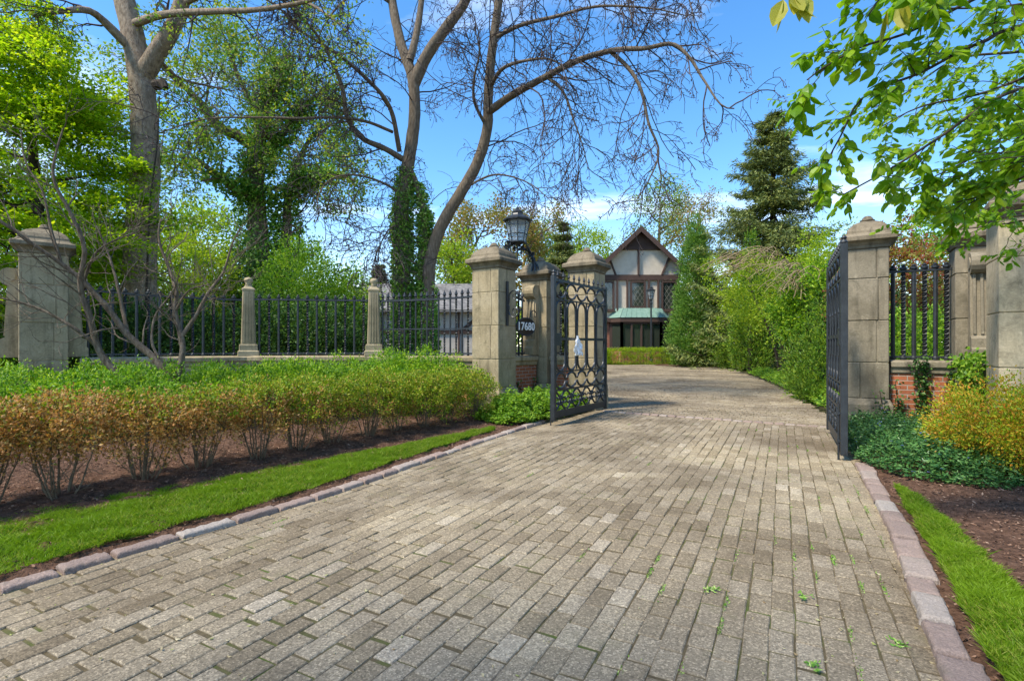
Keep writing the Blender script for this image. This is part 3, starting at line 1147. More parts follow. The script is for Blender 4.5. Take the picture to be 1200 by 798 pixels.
def fluted_post(pos, label, top=2.58):
    t = thing('fluted_post', label, 'post', (pos[0], pos[1], 1.045), math.atan2(pos[1], pos[0]) - math.pi / 2, 'fluted stone posts of the fence')
    h = top - 1.045
    b = MB()
    b.sq([(.19, .16, 0), (.19, .16, .09), (.165, .14, .11), (.165, .14, .21), (.15, .13, .235)], c=.01)
    rough(b.build('base', M['stone'], t))
    s = MB()
    s.sq([(.135, .11, .235), (.105, .09, h - .27), (.12, .10, h - .255), (.12, .10, h - .225), (.075, .07, h - .19), (.06, .06, h - .16)], c=.015)
    for dx in (-.082, -.028, .028, .082):
        s.bar((dx, -.112, .27), (dx * .78, -.092, h - .30), .028, .022)
    rough(s.build('shaft', M['stone'], t), .002)
    f = MB().lathe([(.05, h - .16), (.068, h - .145), (.045, h - .12), (.075, h - .085), (.085, h - .05), (.068, h - .012), (.03, h + .005), (.004, h + .01)], 16)
    f.build('ball_finial', M['stone'], t, True)


fluted_post(FP1, 'fluted stone post with ball finial rising above the bare shrub', 2.60)
fluted_post(FP2, 'fluted stone post with ball finial beside the ivy-wrapped tree trunks', 2.62)


# ------------------------------------------------------------------ the two gate leaves
def circle(cx, cz, r, n=20, y=0):
    a = np.linspace(0, 2 * math.pi, n, endpoint=False)
    return np.stack([cx + r * np.cos(a), np.full(n, y), cz + r * np.sin(a)], 1)


def stadium(cx, z0, z1, r, n=10):
    a = np.linspace(0, math.pi, n)
    up = np.stack([cx + r * np.cos(a), 0 * a, z1 - r + r * np.sin(a)], 1)
    dn = np.stack([cx - r * np.cos(a), 0 * a, z0 + r - r * np.sin(a)], 1)
    return np.vstack([up, dn])


GL = 1.93


def make_gate(label):
    t = thing('iron_gate', label, 'gate', (0, 0, 0), 0, 'open iron gate leaves')
    I = M['iron']

    def box(name, *a):
        MB().box(*a).build(name, I, t)
    s = MB().box(-.03, .03, -.03, .03, .06, 2.36, .004)
    s.build('hinge_stile', I, t)
    s = MB().box(GL - .035, GL + .035, -.035, .035, .06, 2.36, .004)
    s.lathe([(.03, 2.36), (.042, 2.37), (.02, 2.40), (.03, 2.42), (.003, 2.46)], 10, GL, 0)
    s.build('meeting_stile', I, t)
    for name, z, h in (('top_rail', 2.30, .04), ('ring_rail', 1.995, .022), ('middle_rail', 1.36, .045), ('lower_ring_rail', .83, .022), ('lower_rail', .535, .03), ('bottom_rail', .15, .11)):
        box(name, .03, GL - .035, -.017, .017, z - h / 2, z + h / 2)
    n = 5
    sp = (GL - .065) / n
    rp = circle(0, 0, .122)
    rp[:, 0] *= 1.36
    rm = MB().tube(rp, .019, 6, True).mesh('ring', I)
    sm = MB()
    sm.tube(stadium(0, .845, 1.98, .148), .019, 6, True)
    sm = sm.mesh('loop', I)
    spk = MB().lathe([(.012, 0), (.022, .015), (.011, .03), (.026, .06), (.016, .095), (.002, .14)], 8).mesh('spearhead', I)
    stub = MB().lathe([(.012, .85), (.012, 1.10), (.026, 1.13), (.024, 1.36), (.024, 1.62), (.028, 1.64), (.014, 1.70), (.012, 1.985)], 8).mesh('spear_bar', I)
    xm = MB()
    for sx in (-1, 1):
        pts = [(sx * (-.16 + .32 * k / 10), 0, .365 + .145 * math.sin((k / 10 - .5) * math.pi)) for k in range(11)]
        xm.tube(pts, .017, 6)
    xm.tube(circle(0, .365, .075, 14), .016, 6, True)
    for dx in (-.12, .12):
        xm.tube(circle(dx, .365, .05, 12), .013, 6, True)
    xm = xm.mesh('scroll_panel', I)
    for i in range(n):
        x = .03 + sp * (i + .5)
        put(rm, 'ring', t, (x, 0, 2.146))
        put(rm, 'ring', t, (x, 0, .684))
        put(sm, 'loop', t, (x, 0, 0))
        put(xm, 'scroll_panel', t, (x, 0, 0))
        for dx in (0, sp / 2):
            put(spk, 'spearhead', t, (x + dx - sp * .25, 0, 2.32))
        if i:
            put(stub, 'spear_bar', t, (x - sp / 2, 0, 0))
    d = MB().lathe([(.011, -.02), (.011, .62)], 8, GL, -.05)
    for z in (.2, .5):
        d.box(GL - .02, GL + .02, -.065, -.03, z, z + .03)
    d.build('drop_bolt', I, t)
    l = MB().box(GL - .20, GL - .03, -.045, .03, 1.25, 1.45, .006)
    l.build('lock_box', I, t)
    for z in (.4, 1.9):
        h = MB().lathe([(.028, z), (.028, z + .12)], 10, -.05, 0)
        h.build('hinge', I, t)
    return t


HL, NL = np.array([1.762, 9.7]), np.array([.66, 8.12])
HR, NR = np.array([4.50, 7.27]), np.array([3.605, 5.56])
gt = make_gate('open black iron gate leaf seen face on, plastic bag tied to it')
gt.location = (HL[0], HL[1], 0)
gt.rotation_euler = (0, 0, math.atan2(*(NL - HL)[::-1]))
dup(gt, (HR[0], HR[1], 0), math.atan2(*(NR - HR)[::-1]), 'open black iron gate leaf seen almost edge-on beside the shade-toned pier')

# plastic bag tied to the middle rail of the left leaf
t_ = NT('clear_plastic')
b_ = t_.n('ShaderNodeBsdfPrincipled')
b_.inputs['Base Color'].default_value = (.88, .88, .88, 1)
b_.inputs['Roughness'].default_value = .25
b_.inputs['Transmission Weight'].default_value = .1
b_.inputs['Alpha'].default_value = .85
M['plastic'] = t_.done(b_)
k = .62
bp = HL + (NL - HL) * k
rows, cols = 16, 14
V = []
for i in range(rows):
    s = i / (rows - 1)
    for j in range(cols):
        a = 2 * math.pi * j / cols
        w = .015 + .09 * min(1, s * 1.6) ** .8 * (1 - .12 * s)
        w *= 1 + .30 * math.sin(3 * a + 9 * s) + .22 * math.sin(5 * a - 14 * s) + rng.normal(0, .06)
        V.append((w * math.cos(a) + .05 * s, .45 * w * math.sin(a), .04 - .32 * s + .02 * math.sin(5 * a + 3 * s)))
Fc = [[i * cols + j, i * cols + (j + 1) % cols, (i + 1) * cols + (j + 1) % cols, (i + 1) * cols + j] for i in range(rows - 1) for j in range(cols)] + [[(rows - 1) * cols + j for j in range(cols)]]
o = MB().add(xf(V, (bp[0] + .03, bp[1] - .06, 1.37), math.atan2(*(HL - NL)[::-1])), Fc).build('plastic_bag', M['plastic'], None, False)
tag(o, 'crumpled clear plastic bag tied to the middle rail of the gate', 'bag')

# ------------------------------------------------------------------ oval number sign, iron scroll on the pier
M['sign_black'] = surf('sign_enamel', (.008, .009, .011), (.014, .015, .018), 8, .35, .05, 50, .5)
M['sign_white'] = surf('white_paint', (.78, .78, .76), (.82, .82, .8), 8, .6, .05, 50, .3)
dv = unit(P2 - P1)
nv = np.array([dv[1], -dv[0]])
sc_ = P1 + dv * .62 + nv * .28
st = thing('number_sign', 'oval black house number sign reading 17680 in white figures', 'sign', (sc_[0], sc_[1], 1.62), math.atan2(dv[1], dv[0]))
a = np.linspace(0, 2 * math.pi, 40, endpoint=False)
MB().prism([(.30 * math.cos(q), .17 * math.sin(q)) for q in a], -.012, .012).build('plate', M['sign_black'], st)
MB().tube(np.stack([.30 * np.cos(a), 0 * a - .008, .17 * np.sin(a)], 1), .014, 6, True).build('rim', M['iron'], st)
hg = MB()
for x in (-.17, .17):
    hg.bar((x, .012, .05), (x, .27, .05), .016)
hg.bar((-.2, .27, .05), (.2, .27, .05), .02)
hg.tube([(.12, .0, .15), (.18, 0, .30), (.28, 0, .34), (.36, 0, .28), (.34, 0, .2), (.28, 0, .22)], .010, 6)
hg.build('hanger', M['iron'], st)
fc = bpy.data.curves.new('number', 'FONT')
fc.body = '17680'
fc.size = .215
fc.align_x, fc.align_y = 'CENTER', 'CENTER'
fc.extrude = .004
fc.offset = .004
fc.space_character = 1.05
fc.materials.append(M['sign_white'])
ftmp = bpy.data.objects.new('figures_curve', fc)
COL.objects.link(ftmp)
fme = bpy.data.meshes.new_from_object(ftmp.evaluated_get(bpy.context.evaluated_depsgraph_get()))
bpy.data.objects.remove(ftmp)
fo = bpy.data.objects.new('figures', fme)
COL.objects.link(fo)
fo.parent = st
fo.location = (0, -.0175, 0)
fo.rotation_euler = (R(90), 0, 0)


def spiral(c, r0, turns, ang, hand=1, n=26):
    s = np.linspace(0, 1, n)
    a = ang + hand * s * turns * 2 * math.pi
    r = r0 * (1 - .82 * s)
    return np.stack([c[0] + r * np.cos(a), 0 * s, c[1] + r * np.sin(a)], 1)


pr = P1 + VH * .315 - UH * .04
it = thing('iron_scroll', 'wrought iron scroll bracket fixed to the side of the tan pier', 'bracket', (pr[0], pr[1], 2.0), RZ + R(0))
MB().box(.0, .03, -.03, .03, -.38, .45, .006).build('back_bar', M['iron'], it)
m = MB()
m.tube(spiral((.17, .17), .12, 1.3, R(200), -1) , np.linspace(.014, .008, 26), 6)
m.tube(spiral((.17, -.12), .13, 1.3, R(160), 1), np.linspace(.014, .008, 26), 6)
m.tube([(.02, 0, .0), (.05, 0, .05), (.06, 0, .13)], .013, 6)
m.tube([(.02, 0, .02), (.05, 0, -.02), (.05, 0, -.08)], .013, 6)
m.tube([(.28, 0, .2), (.34, 0, .1), (.33, 0, -.05), (.29, 0, -.12)], .010, 6)
m.build('scroll', M['iron'], it)

# ------------------------------------------------------------------ lantern on its iron bracket
t_ = NT('seeded_glass')
b_ = t_.n('ShaderNodeBsdfPrincipled')
b_.inputs['Base Color'].default_value = (.55, .6, .62, 1)
b_.inputs['Roughness'].default_value = .18
b_.inputs['Transmission Weight'].default_value = .5
b_.inputs['Alpha'].default_value = .55
M['lamp_glass'] = t_.done(b_)
t_ = NT('window_glass')
b_ = t_.bsdf((.035, .042, .032), .06, 0, .9)
M['window_glass'] = t_.done(b_)


def lantern_parts(t, z0, r0, r1, h, glass='lamp_glass', n=8):
    """Tapered lantern of n sides: floor, glazing, frame bars, roof, finial."""
    I = M['iron']
    MB().lathe([(.02, z0 - .06), (r0 * .5, z0 - .05), (r0 * .75, z0 - .02), (r0 + .012, z0 - .015), (r0 + .012, z0 + .012)], n).build('lantern_base', I, t)
    a = np.linspace(0, 2 * math.pi, n, endpoint=False)
    fr = MB()
    for k in range(n):
        c, s = math.cos(a[k]), math.sin(a[k])
        c2, s2 = math.cos(a[(k + 1) % n]), math.sin(a[(k + 1) % n])
        fr.bar((r0 * c, r0 * s, z0 + .012), (r1 * c, r1 * s, z0 + h), .018)
        for f in (.36, .99):
            r = r0 + (r1 - r0) * f
            fr.bar((r * c, r * s, z0 + h * f), (r * c2, r * s2, z0 + h * f), .016)
        MB().add([(r0 * c * .94, r0 * s * .94, z0 + .014), (r0 * c2 * .94, r0 * s2 * .94, z0 + .014), (r1 * c2 * .95, r1 * s2 * .95, z0 + h - .005), (r1 * c * .95, r1 * s * .95, z0 + h - .005)], [[0, 1, 2, 3]]).build('pane', M[glass], t)
    fr.build('lantern_frame', I, t)
    MB().lathe([(r1 * 1.22, z0 + h + .004), (r1 * 1.24, z0 + h + .03), (r1 * .95, z0 + h + .08), (r1 * .55, z0 + h + .12), (r1 * .5, z0 + h + .15)], n).build('lantern_roof', I, t)
    MB().lathe([(r1 * .42, z0 + h + .15), (r1 * .46, z0 + h + .19), (r1 * .30, z0 + h + .23), (r1 * .12, z0 + h + .25), (r1 * .14, z0 + h + .27), (.003, z0 + h + .31)], 10).build('lantern_finial', I, t)


LP = np.array([.115, 10.45])
lt = thing('gate_lantern', 'black wrought iron lantern leaning out on a leafy bracket above the stone pier', 'lantern', (LP[0], LP[1], 0))
lantern_parts(lt, 3.36, .165, .25, .42)
MB().lathe([(.013, 2.98), (.016, 3.3)], 8).build('stem', M['iron'], lt)
ft = np.array([.50, 10.70, 2.83]) - np.array([LP[0], LP[1], 0])
m = MB()
s = np.linspace(0, 1, 16)[:, None]
arc = ft * (1 - s) + np.array([.0, 0, 3.20]) * s + np.array([.07, .03, .16]) * np.sin(s * math.pi)
m.tube(arc, np.linspace(.028, .015, 16), 8)
arc2 = ft * (1 - s) + np.array([.17, .05, 3.34]) * s + np.array([.05, .02, -.02]) * np.sin(s * math.pi)
m.tube(arc2, np.linspace(.022, .010, 16), 8)
arc3 = arc[8] * (1 - s) + np.array([-.42, -.20, 2.98]) * s + np.array([-.05, 0, .22]) * np.sin(s * math.pi)
m.tube(arc3, np.linspace(.02, .009, 16), 8)
m.build('bracket', M['iron'], lt)
m = MB()
for k in range(7):
    a = k / 7 * 2 * math.pi
    d = np.array([.11 * math.cos(a), .11 * math.sin(a), 0])
    m.tube([ft + d + (0, 0, -.10), ft + d * .8 + (0, 0, .02), ft + d * .35 + (-.03, -.02, .12), ft + d * .2 + (-.07, -.05, .24)], [.022, .024, .018, .01], 6)
m.build('leaf_foot', M['iron'], lt)
m = MB()
for (p, sgn, r) in ((arc3[6], 1, .10), (arc3[10], -1, .09), (arc3[15], 1, .10), (arc[10], -1, .08), (arc[6], 1, .09)):
    sp_ = spiral((0, 0), r, 1.4, R(90 * sgn), sgn)
    sp_[:, 1] = sp_[:, 0] * .5
    m.tube(sp_ - sp_[0] + p, np.linspace(.012, .006, 26), 5)
C = np.concatenate([arc3[4:], arc[5:14]])
m.leaves(np.repeat(C, 3, 0), np.tile(np.array([[.2, 0, -1], [-.6, 0, .6], [.5, 0, .4]]), (len(C), 1)), .13, .5, .2, .4)
m.build('scrollwork', M['iron'], lt)

# ------------------------------------------------------------------ half-timbered house at the end of the court
M['stucco'] = surf('rough_stucco', (.52, .445, .34), (.64, .555, .44), 3, .95, .6, 14, .1, bdist=.02)
M['timber'] = surf('brown_timber', (.055, .033, .026), (.105, .066, .052), 5, .8, .4, 40, .2, (2, 2, 8))
M['copper'] = surf('green_copper', (.13, .225, .175), (.20, .30, .24), 4, .6, .15, 30, .3)
M['lead'] = surf('lead_came', (.20, .19, .15), (.30, .28, .22), 8, .6, .2, 40, .3)
M['shingle'] = brick_mat('grey_shingle', (.16, .15, .145), (.25, .235, .22), (.06, .055, .05), 1, .28, .15)
M['brick_far'] = brick_mat('house_brick', (.38, .12, .065), (.28, .09, .05), (.34, .27, .22), 1, .22, .075)
M['curtain'] = surf('interior', (.02, .024, .02), (.07, .08, .06), 2, .9, .1, 20, .1)
HX, HD = 8.7, 36.0
ht = thing('tudor_house', 'half-timbered brick house with steep brown gable and copper bay roof', 'house', (HX, HD, 0))
x0, x1, pk, ze, zp = -2.55, 3.1, .25, 6.75, 9.35
MB().box(x0, x1, .08, 9, 0, 2.92).build('brick_wall', M['brick_far'], ht)
w = MB()
w.prism([(x0, 2.925), (x1, 2.925), (x1, ze), (pk, zp - .05), (x0, ze)], .0, 9)
w.build('stucco_wall', M['stucco'], ht)
rf = MB()
for sx, xe in ((-1, x0 - .38), (1, x1 + .38)):
    zz = zp + .17 - abs(xe - pk) * .925
    rf.add([(pk, -.55, zp + .17), (xe, -.55, zz), (xe, 9.3, zz), (pk, 9.3, zp + .17), (pk, -.55, zp + .03), (xe, -.55, zz - .14), (xe, 9.3, zz - .14), (pk, 9.3, zp + .03)],
           [[0, 1, 2, 3], [7, 6, 5, 4], [0, 4, 5, 1], [1, 5, 6, 2], [2, 6, 7, 3], [3, 7, 4, 0]])
rf.build('roof', M['shingle'], ht)


def tb(name, p, q, w, dpt=.10, y=-.05):
    MB().bar((p[0], y, p[1]), (q[0], y, q[1]), dpt, w).build(name, M['timber'], ht)


for xe in (x0 - .36, x1 + .36):
    zz = zp - .02 - abs(xe - pk) * .925
    b = MB()
    b.add([(pk, -.60, zp + .19), (xe, -.60, zz + .19), (xe, -.60, zz - .22), (pk, -.60, zp - .22), (pk, -.552, zp + .19), (xe, -.552, zz + .19), (xe, -.552, zz - .22), (pk, -.552, zp - .22)],
          [[0, 1, 2, 3], [7, 6, 5, 4], [0, 4, 5, 1], [1, 5, 6, 2], [2, 6, 7, 3], [3, 7, 4, 0]])
    b.build('bargeboard', M['timber'], ht)
MB().prism([(pk - 1.30, 8.05), (pk + 1.30, 8.05), (pk, 9.3)], -.06, -.004).build('gable_boarding', M['timber'], ht)
tb('collar_beam', (pk - 1.45, 8.08), (pk + 1.45, 8.08), .24, .16)
tb('tie_beam', (x0, 6.02), (x1, 6.02), .38, .20)
tb('king_post', (pk - .08, 6.2), (pk - .08, 7.97), .30)
tb('brace', (-1.86, 7.35), (-1.42, 6.2), .26)
tb('brace', (2.30, 7.4), (1.80, 6.2), .26)
for x in (-1.32, -.62, .90, 1.55):
    tb('stud', (x, 3.2), (x, 5.84), .30, .10, -.045)
tb('corner_post', (x0 + .09, 2.95), (x0 + .09, 5.84), .18)
tb('corner_post', (x1 - .12, 2.95), (x1 - .12, 5.84), .24)
tb('sill_beam', (x0, 3.05), (x1, 3.05), .30, .24, -.10)


def leaded_window(cx, w, z0, z1):
    fr = MB()
    for (p, q) in (((cx - w / 2, z0), (cx - w / 2, z1)), ((cx + w / 2, z0), (cx + w / 2, z1)), ((cx - w / 2 - .05, z1), (cx + w / 2 + .05, z1)), ((cx - w / 2 - .05, z0), (cx + w / 2 + .05, z0))):
        fr.bar((p[0], -.07, p[1]), (q[0], -.07, q[1]), .12, .11)
    f = fr.build('window', M['timber'], ht)
    MB().box(cx - w / 2 + .05, cx + w / 2 - .05, -.03, -.01, z0 + .05, z1 - .05).build('pane', M['window_glass'], f)
    l = MB()
    W2, st_ = w / 2 - .05, .30
    for sg in (1, -1):
        for k in range(-8, 14):
            c = z0 + k * st_ * 1.5
            xa, xb = cx - W2, cx + W2
            za, zb = (c, c + 2 * W2 * 1.5) if sg > 0 else (c + 2 * W2 * 1.5, c)
            pts = []
            for s in np.linspace(0, 1, 41):
                z = za + (zb - za) * s
                if z0 + .05 < z < z1 - .05:
                    pts.append((xa + (xb - xa) * s, z))
            if len(pts) > 1:
                l.bar((pts[0][0], -.04, pts[0][1]), (pts[-1][0], -.04, pts[-1][1]), .012, .016)
    l.build('lattice', M['lead'], f)
    b = MB().box(cx - w / 2 - .12, cx + w / 2 + .12, -.2, -.005, z0 - .14, z0 - .055)
    b.build('sill', M['timber'], f)


leaded_window(.14, .95, 3.95, 5.72)
leaded_window(-1.98, .80, 3.75, 5.72)
leaded_window(2.32, .95, 3.75, 5.72)
# bay window
bay = [(-1.75, 0), (-1.15, -.75), (1.55, -.75), (2.15, 0)]
wb = MB()
n = len(bay)
for i in range(3):
    p, q = np.array(bay[i]), np.array(bay[i + 1])
    wb.add([(p[0], p[1], 0), (q[0], q[1], 0), (q[0], q[1], 1.0), (p[0], p[1], 1.0)], [[0, 1, 2, 3]])
bw = MB()
bw.add([(x, y, z) for z in (0, 1.0) for x, y in bay], [[0, 1, 5, 4], [1, 2, 6, 5], [2, 3, 7, 6], [7, 6, 5, 4][::-1]])
bwo = bw.build('bay_window', M['brick_far'], ht)
fr, gl = MB(), MB()
segs = [(bay[0], bay[1], 1), (bay[1], bay[2], 4), (bay[2], bay[3], 1)]
for p, q, k in segs:
    p, q = np.array(p), np.array(q)
    for i in range(k + 1):
        c = p + (q - p) * i / k
        fr.bar((c[0], c[1], 1.0), (c[0], c[1], 2.86), .17 if i in (0, k) else .11, .17)
    for z in (1.06, 2.80):
        fr.bar((p[0], p[1], z), (q[0], q[1], z), .14, .14)
    for i in range(k):
        a_, b2 = p + (q - p) * i / k, p + (q - p) * (i + 1) / k
        d = unit(b2 - a_)
        nn = np.array([-d[1], d[0]]) * .02
        MB().add([(a_[0] + nn[0], a_[1] + nn[1], 1.1), (b2[0] + nn[0], b2[1] + nn[1], 1.1), (b2[0] + nn[0], b2[1] + nn[1], 2.76), (a_[0] + nn[0], a_[1] + nn[1], 2.76)], [[0, 1, 2, 3]]).build('pane', M['window_glass'], bwo)
fr.build('frame', M['timber'], bwo)
fz = MB()
top = [(-1.95, -.004), (-1.28, -.92), (1.68, -.92), (2.35, -.004)]
fz.add([(x, y, z) for z in (2.87, 3.17) for x, y in top], [[0, 1, 5, 4], [1, 2, 6, 5], [2, 3, 7, 6], [0, 3, 2, 1], [4, 5, 6, 7]])
fz.build('fascia', M['timber'], bwo)
cr_ = MB()
up_ = [(-1.45, -.05), (-.95, -.30), (1.35, -.30), (1.85, -.05)]
lo_ = [(-1.98, -.05), (-1.31, -.96), (1.71, -.96), (2.38, -.05)]
cr_.add([(x, y, 3.18) for x, y in lo_] + [(x, y, 3.86) for x, y in up_], [[0, 1, 5, 4], [1, 2, 6, 5], [2, 3, 7, 6], [4, 5, 6, 7], [3, 2, 1, 0]])
for s in np.linspace(0, 1, 9):
    p = np.array([lo_[1][0] + (lo_[2][0] - lo_[1][0]) * s, -.96, 3.2])
    q = np.array([up_[1][0] + (up_[2][0] - up_[1][0]) * s, -.30, 3.875])
    cr_.bar(p, q, .035, .03)
cr_.build('bay_roof', M['copper'], bwo)

# neighbouring house with a grey roof, seen through the fence
ct = thing('timbered_cottage', 'low cream house with brown timbers and grey shingle roof behind the fence', 'house', (-5.2, 28, 0))
MB().box(-3.5, 4.4, 0, 6, 0, 3.42).build('wall', surf('cream_render', (.42, .37, .32), (.52, .47, .41), 3, .95, .3, 20, .1), ct)
r_ = MB()
for y0, y1 in ((-.5, 3.0), (6.5, 3.0)):
    za, zb = 3.2, 5.0
    r_.add([(-3.9, y0, za), (4.8, y0, za), (4.8, y1, zb), (-3.9, y1, zb), (-3.9, y0, za - .14), (4.8, y0, za - .14), (4.8, y1, zb - .14), (-3.9, y1, zb - .14)],
           [[0, 1, 2, 3], [7, 6, 5, 4], [0, 4, 5, 1], [1, 5, 6, 2], [2, 6, 7, 3], [3, 7, 4, 0]])
r_.build('roof', M['shingle'], ct)
MB().prism([(-3.45, 0), (-3.45, .01), (-3.44, .01)], 0, .01)
for sx in (-3.5, 4.4):
    pass
for x in (-3.3, -1.9, -.5, .9, 2.3, 3.7):
    MB().bar((x, -.03, 0), (x, -.03, 3.1), .08, .22).build('timber', M['timber'], ct)
for x in (-3.3, -.5, 2.3):
    MB().bar((x + .1, -.035, 2.0), (x + 1.3, -.035, 3.05), .07, .18).build('brace', M['timber'], ct)
MB().box(-3.5, 4.4, -.09, -.005, 1.9, 2.1).build('rail', M['timber'], ct)

# lamp post before the house
lp = thing('lamp_post', 'tall dark lamp post with glass lantern in front of the house bay', 'street lamp', (X(763, 34.6), 34.6, 0))
MB().lathe([(.16, 0), (.16, .25), (.10, .35), (.085, .9), (.06, 1.0), (.055, 4.05), (.09, 4.08), (.09, 4.14), (.05, 4.18), (.05, 4.32)], 12).build('pole', M['iron'], lp)
lantern_parts(lp, 4.38, .14, .26, .58, n=6)

# ------------------------------------------------------------------ plant helpers
def rand_dirs(n):
    return unit(rng.normal(0, 1, (n, 3)))


def sprout(mb, path, r0, n, L, level, tips, trop=(0, 0, 0), wig=.25, sides=4, rmin=.004, ang=(30, 75), smin=.15, keep=None, nsub=5, flat=1.0, curl=0.0):
    """Side shoots along a path, recursively; tips collects (point, direction) pairs."""
    path = np.asarray(path)
    m = len(path)
    for i in range(n):
        s = smin + (1 - smin) * (i + rng.uniform(.1, .9)) / n
        x = s * (m - 1)
        k = min(int(x), m - 2)
        p = path[k] + (path[k + 1] - path[k]) * (x - k)
        t = unit(path[k + 1] - path[k])
        q = unit(np.cross(t, rng.normal(0, 1, 3)))
        a = R(rng.uniform(*ang))
        d = math.cos(a) * t + math.sin(a) * q
        d[2] *= flat
        d = unit(d)
        Ls = L * rng.uniform(.55, 1.25) * (1.15 - .55 * s)
        seg = 7 if level else 5
        pts = [p]
        turn = unit(rng.normal(0, 1, 3)) * curl
        for j in range(seg):
            d = unit(d + rng.normal(0, wig, 3) + np.asarray(trop) * (j + 1) / seg + turn * j / seg)
            pts.append(pts[-1] + d * Ls / seg)
        pts = np.array(pts)
        rr = max(rmin, r0 * .55 * (1 - .5 * s))
        mb.tube(pts, np.linspace(rr, rmin, len(pts)), sides)
        tips.append((pts[-1], d))
        tips.append((pts[-3], d))
        if keep is not None:
            keep.append(pts)
        if level:
            sprout(mb, pts, rr, nsub, L * .5, level - 1, tips, trop, wig, max(3, sides - 1), rmin * .75, ang, .2, keep, nsub, flat, curl)


def smooth3(pts, step=.12):
    return dense(np.asarray(pts, float), step)


def limb(mb, pts, r0, r1, sides=9, step=.15, lump=.0):
    q = smooth3(pts, step)
    r = np.linspace(r0, r1, len(q))
    if lump:
        r = r * (1 + lump * np.sin(np.arange(len(q)) * 1.7 + rng.uniform(0, 6)) * rng.uniform(.3, 1, len(q)))
        q = q + rng.normal(0, r0 * lump * .35, q.shape)
    mb.tube(q, r, sides)
    return q


def puff(mb, C, N, rad, n, leaf, wid=.55, up=.5, jit=.6, flat=1.0, fold=.12, full=False):
    """Clumps of leaves: n leaves round each centre of C, growing along N."""
    C, N = np.asarray(C, float).reshape(-1, 3), np.asarray(N, float).reshape(-1, 3)
    k = len(C)
    rr = np.broadcast_to(np.asarray(rad, float), (k,))
    off = rng.normal(0, .5, (k, n, 3)) * rr[:, None, None]
    off[..., 2] *= flat
    P_ = C[:, None] + off
    A = unit(N[:, None] + off / rr[:, None, None] * .8)
    mb.leaves(P_.reshape(-1, 3), A.reshape(-1, 3), leaf, wid, up, jit, fold, full)


def shell(n, c, rad, shell_=(.72, 1.0), zmin=-.9, lump=.18, seed=0, pw=2.0):
    """Points and normals over a lumpy ellipsoid."""
    d = rand_dirs(int(n * 2.2))
    d = d[d[:, 2] > zmin][:n]
    e = unit(np.sign(d) * np.abs(d) ** (2.0 / pw)) if pw != 2 else d
    f = (np.abs(d) ** pw).sum(1) ** (-1 / pw) if pw != 2 else np.ones(len(d))
    rs = np.random.default_rng(abs(int(seed)) + 17)
    l = np.zeros(len(d))
    for _ in range(6):
        l += np.sin((d * rs.normal(0, 3.2, 3)).sum(1) + rs.uniform(0, 6.28))
    k = f * (1 + lump * l / 2.2) * rng.uniform(*shell_, len(d))
    rad = np.asarray(rad, float)
    return np.asarray(c) + d * k[:, None] * rad, unit(d / rad)


def ground_base(x, y, z=-.06):
    return (x, y, z)


def shrub(name, label, cat, base, rx, ry, h, leaf, mat, nclump, nleaf, group=None, zlow=.0, wid=.55, clump=.16, stem='twig', nstem=7, up=.5, lump=.18, stemr=.012, jit=.6, fill=.3, pw=2.0, rz=0, zmin=-.85):
    """A bush: leafy lumpy crown over a fan of stems."""
    base = np.asarray(base, float)
    t = thing(name, label, cat, base, rz, group)
    hc = (h - zlow) / 2
    c = np.array([0, 0, zlow + hc])
    C, N = shell(nclump, c, (rx, ry, hc), (.78, 1.0), zmin, lump, int(abs(base[0] * 31 + base[1] * 17)), pw)
    m = MB()
    puff(m, C, N + np.array([0, 0, .35]), clump * rng.uniform(.6, 1.3, len(C)), nleaf, leaf, wid, up, jit)
    if fill:
        C2, N2 = shell(int(nclump * fill), c, (rx, ry, hc), (.25, .75), zmin, lump, 3, pw)
        puff(m, C2, N2, clump * 1.3, nleaf, leaf, wid, up, jit)
    m.build('crown', LM[mat], t)
    s = MB()
    for k in range(nstem):
        a = rng.uniform(0, 6.28)
        e = np.array([math.cos(a) * rx * rng.uniform(.3, .8), math.sin(a) * ry * rng.uniform(.3, .8), h * rng.uniform(.6, .9)])
        pts = smooth3([(rng.normal(0, rx * .08), rng.normal(0, ry * .08), -.02), e * (.35, .35, .35), e * (.75, .75, .7), e], .12)
        s.tube(pts, np.linspace(stemr, stemr * .4, len(pts)), 5)
        sprout(s, pts, stemr, 3, h * .3, 0, [], wig=.3, rmin=.003)
    s.build('stems', M[stem], t)
    return t


ORD = ['first', 'second', 'third', 'fourth', 'fifth', 'sixth', 'seventh', 'eighth', 'ninth', 'tenth', 'eleventh', 'twelfth', 'thirteenth', 'fourteenth']

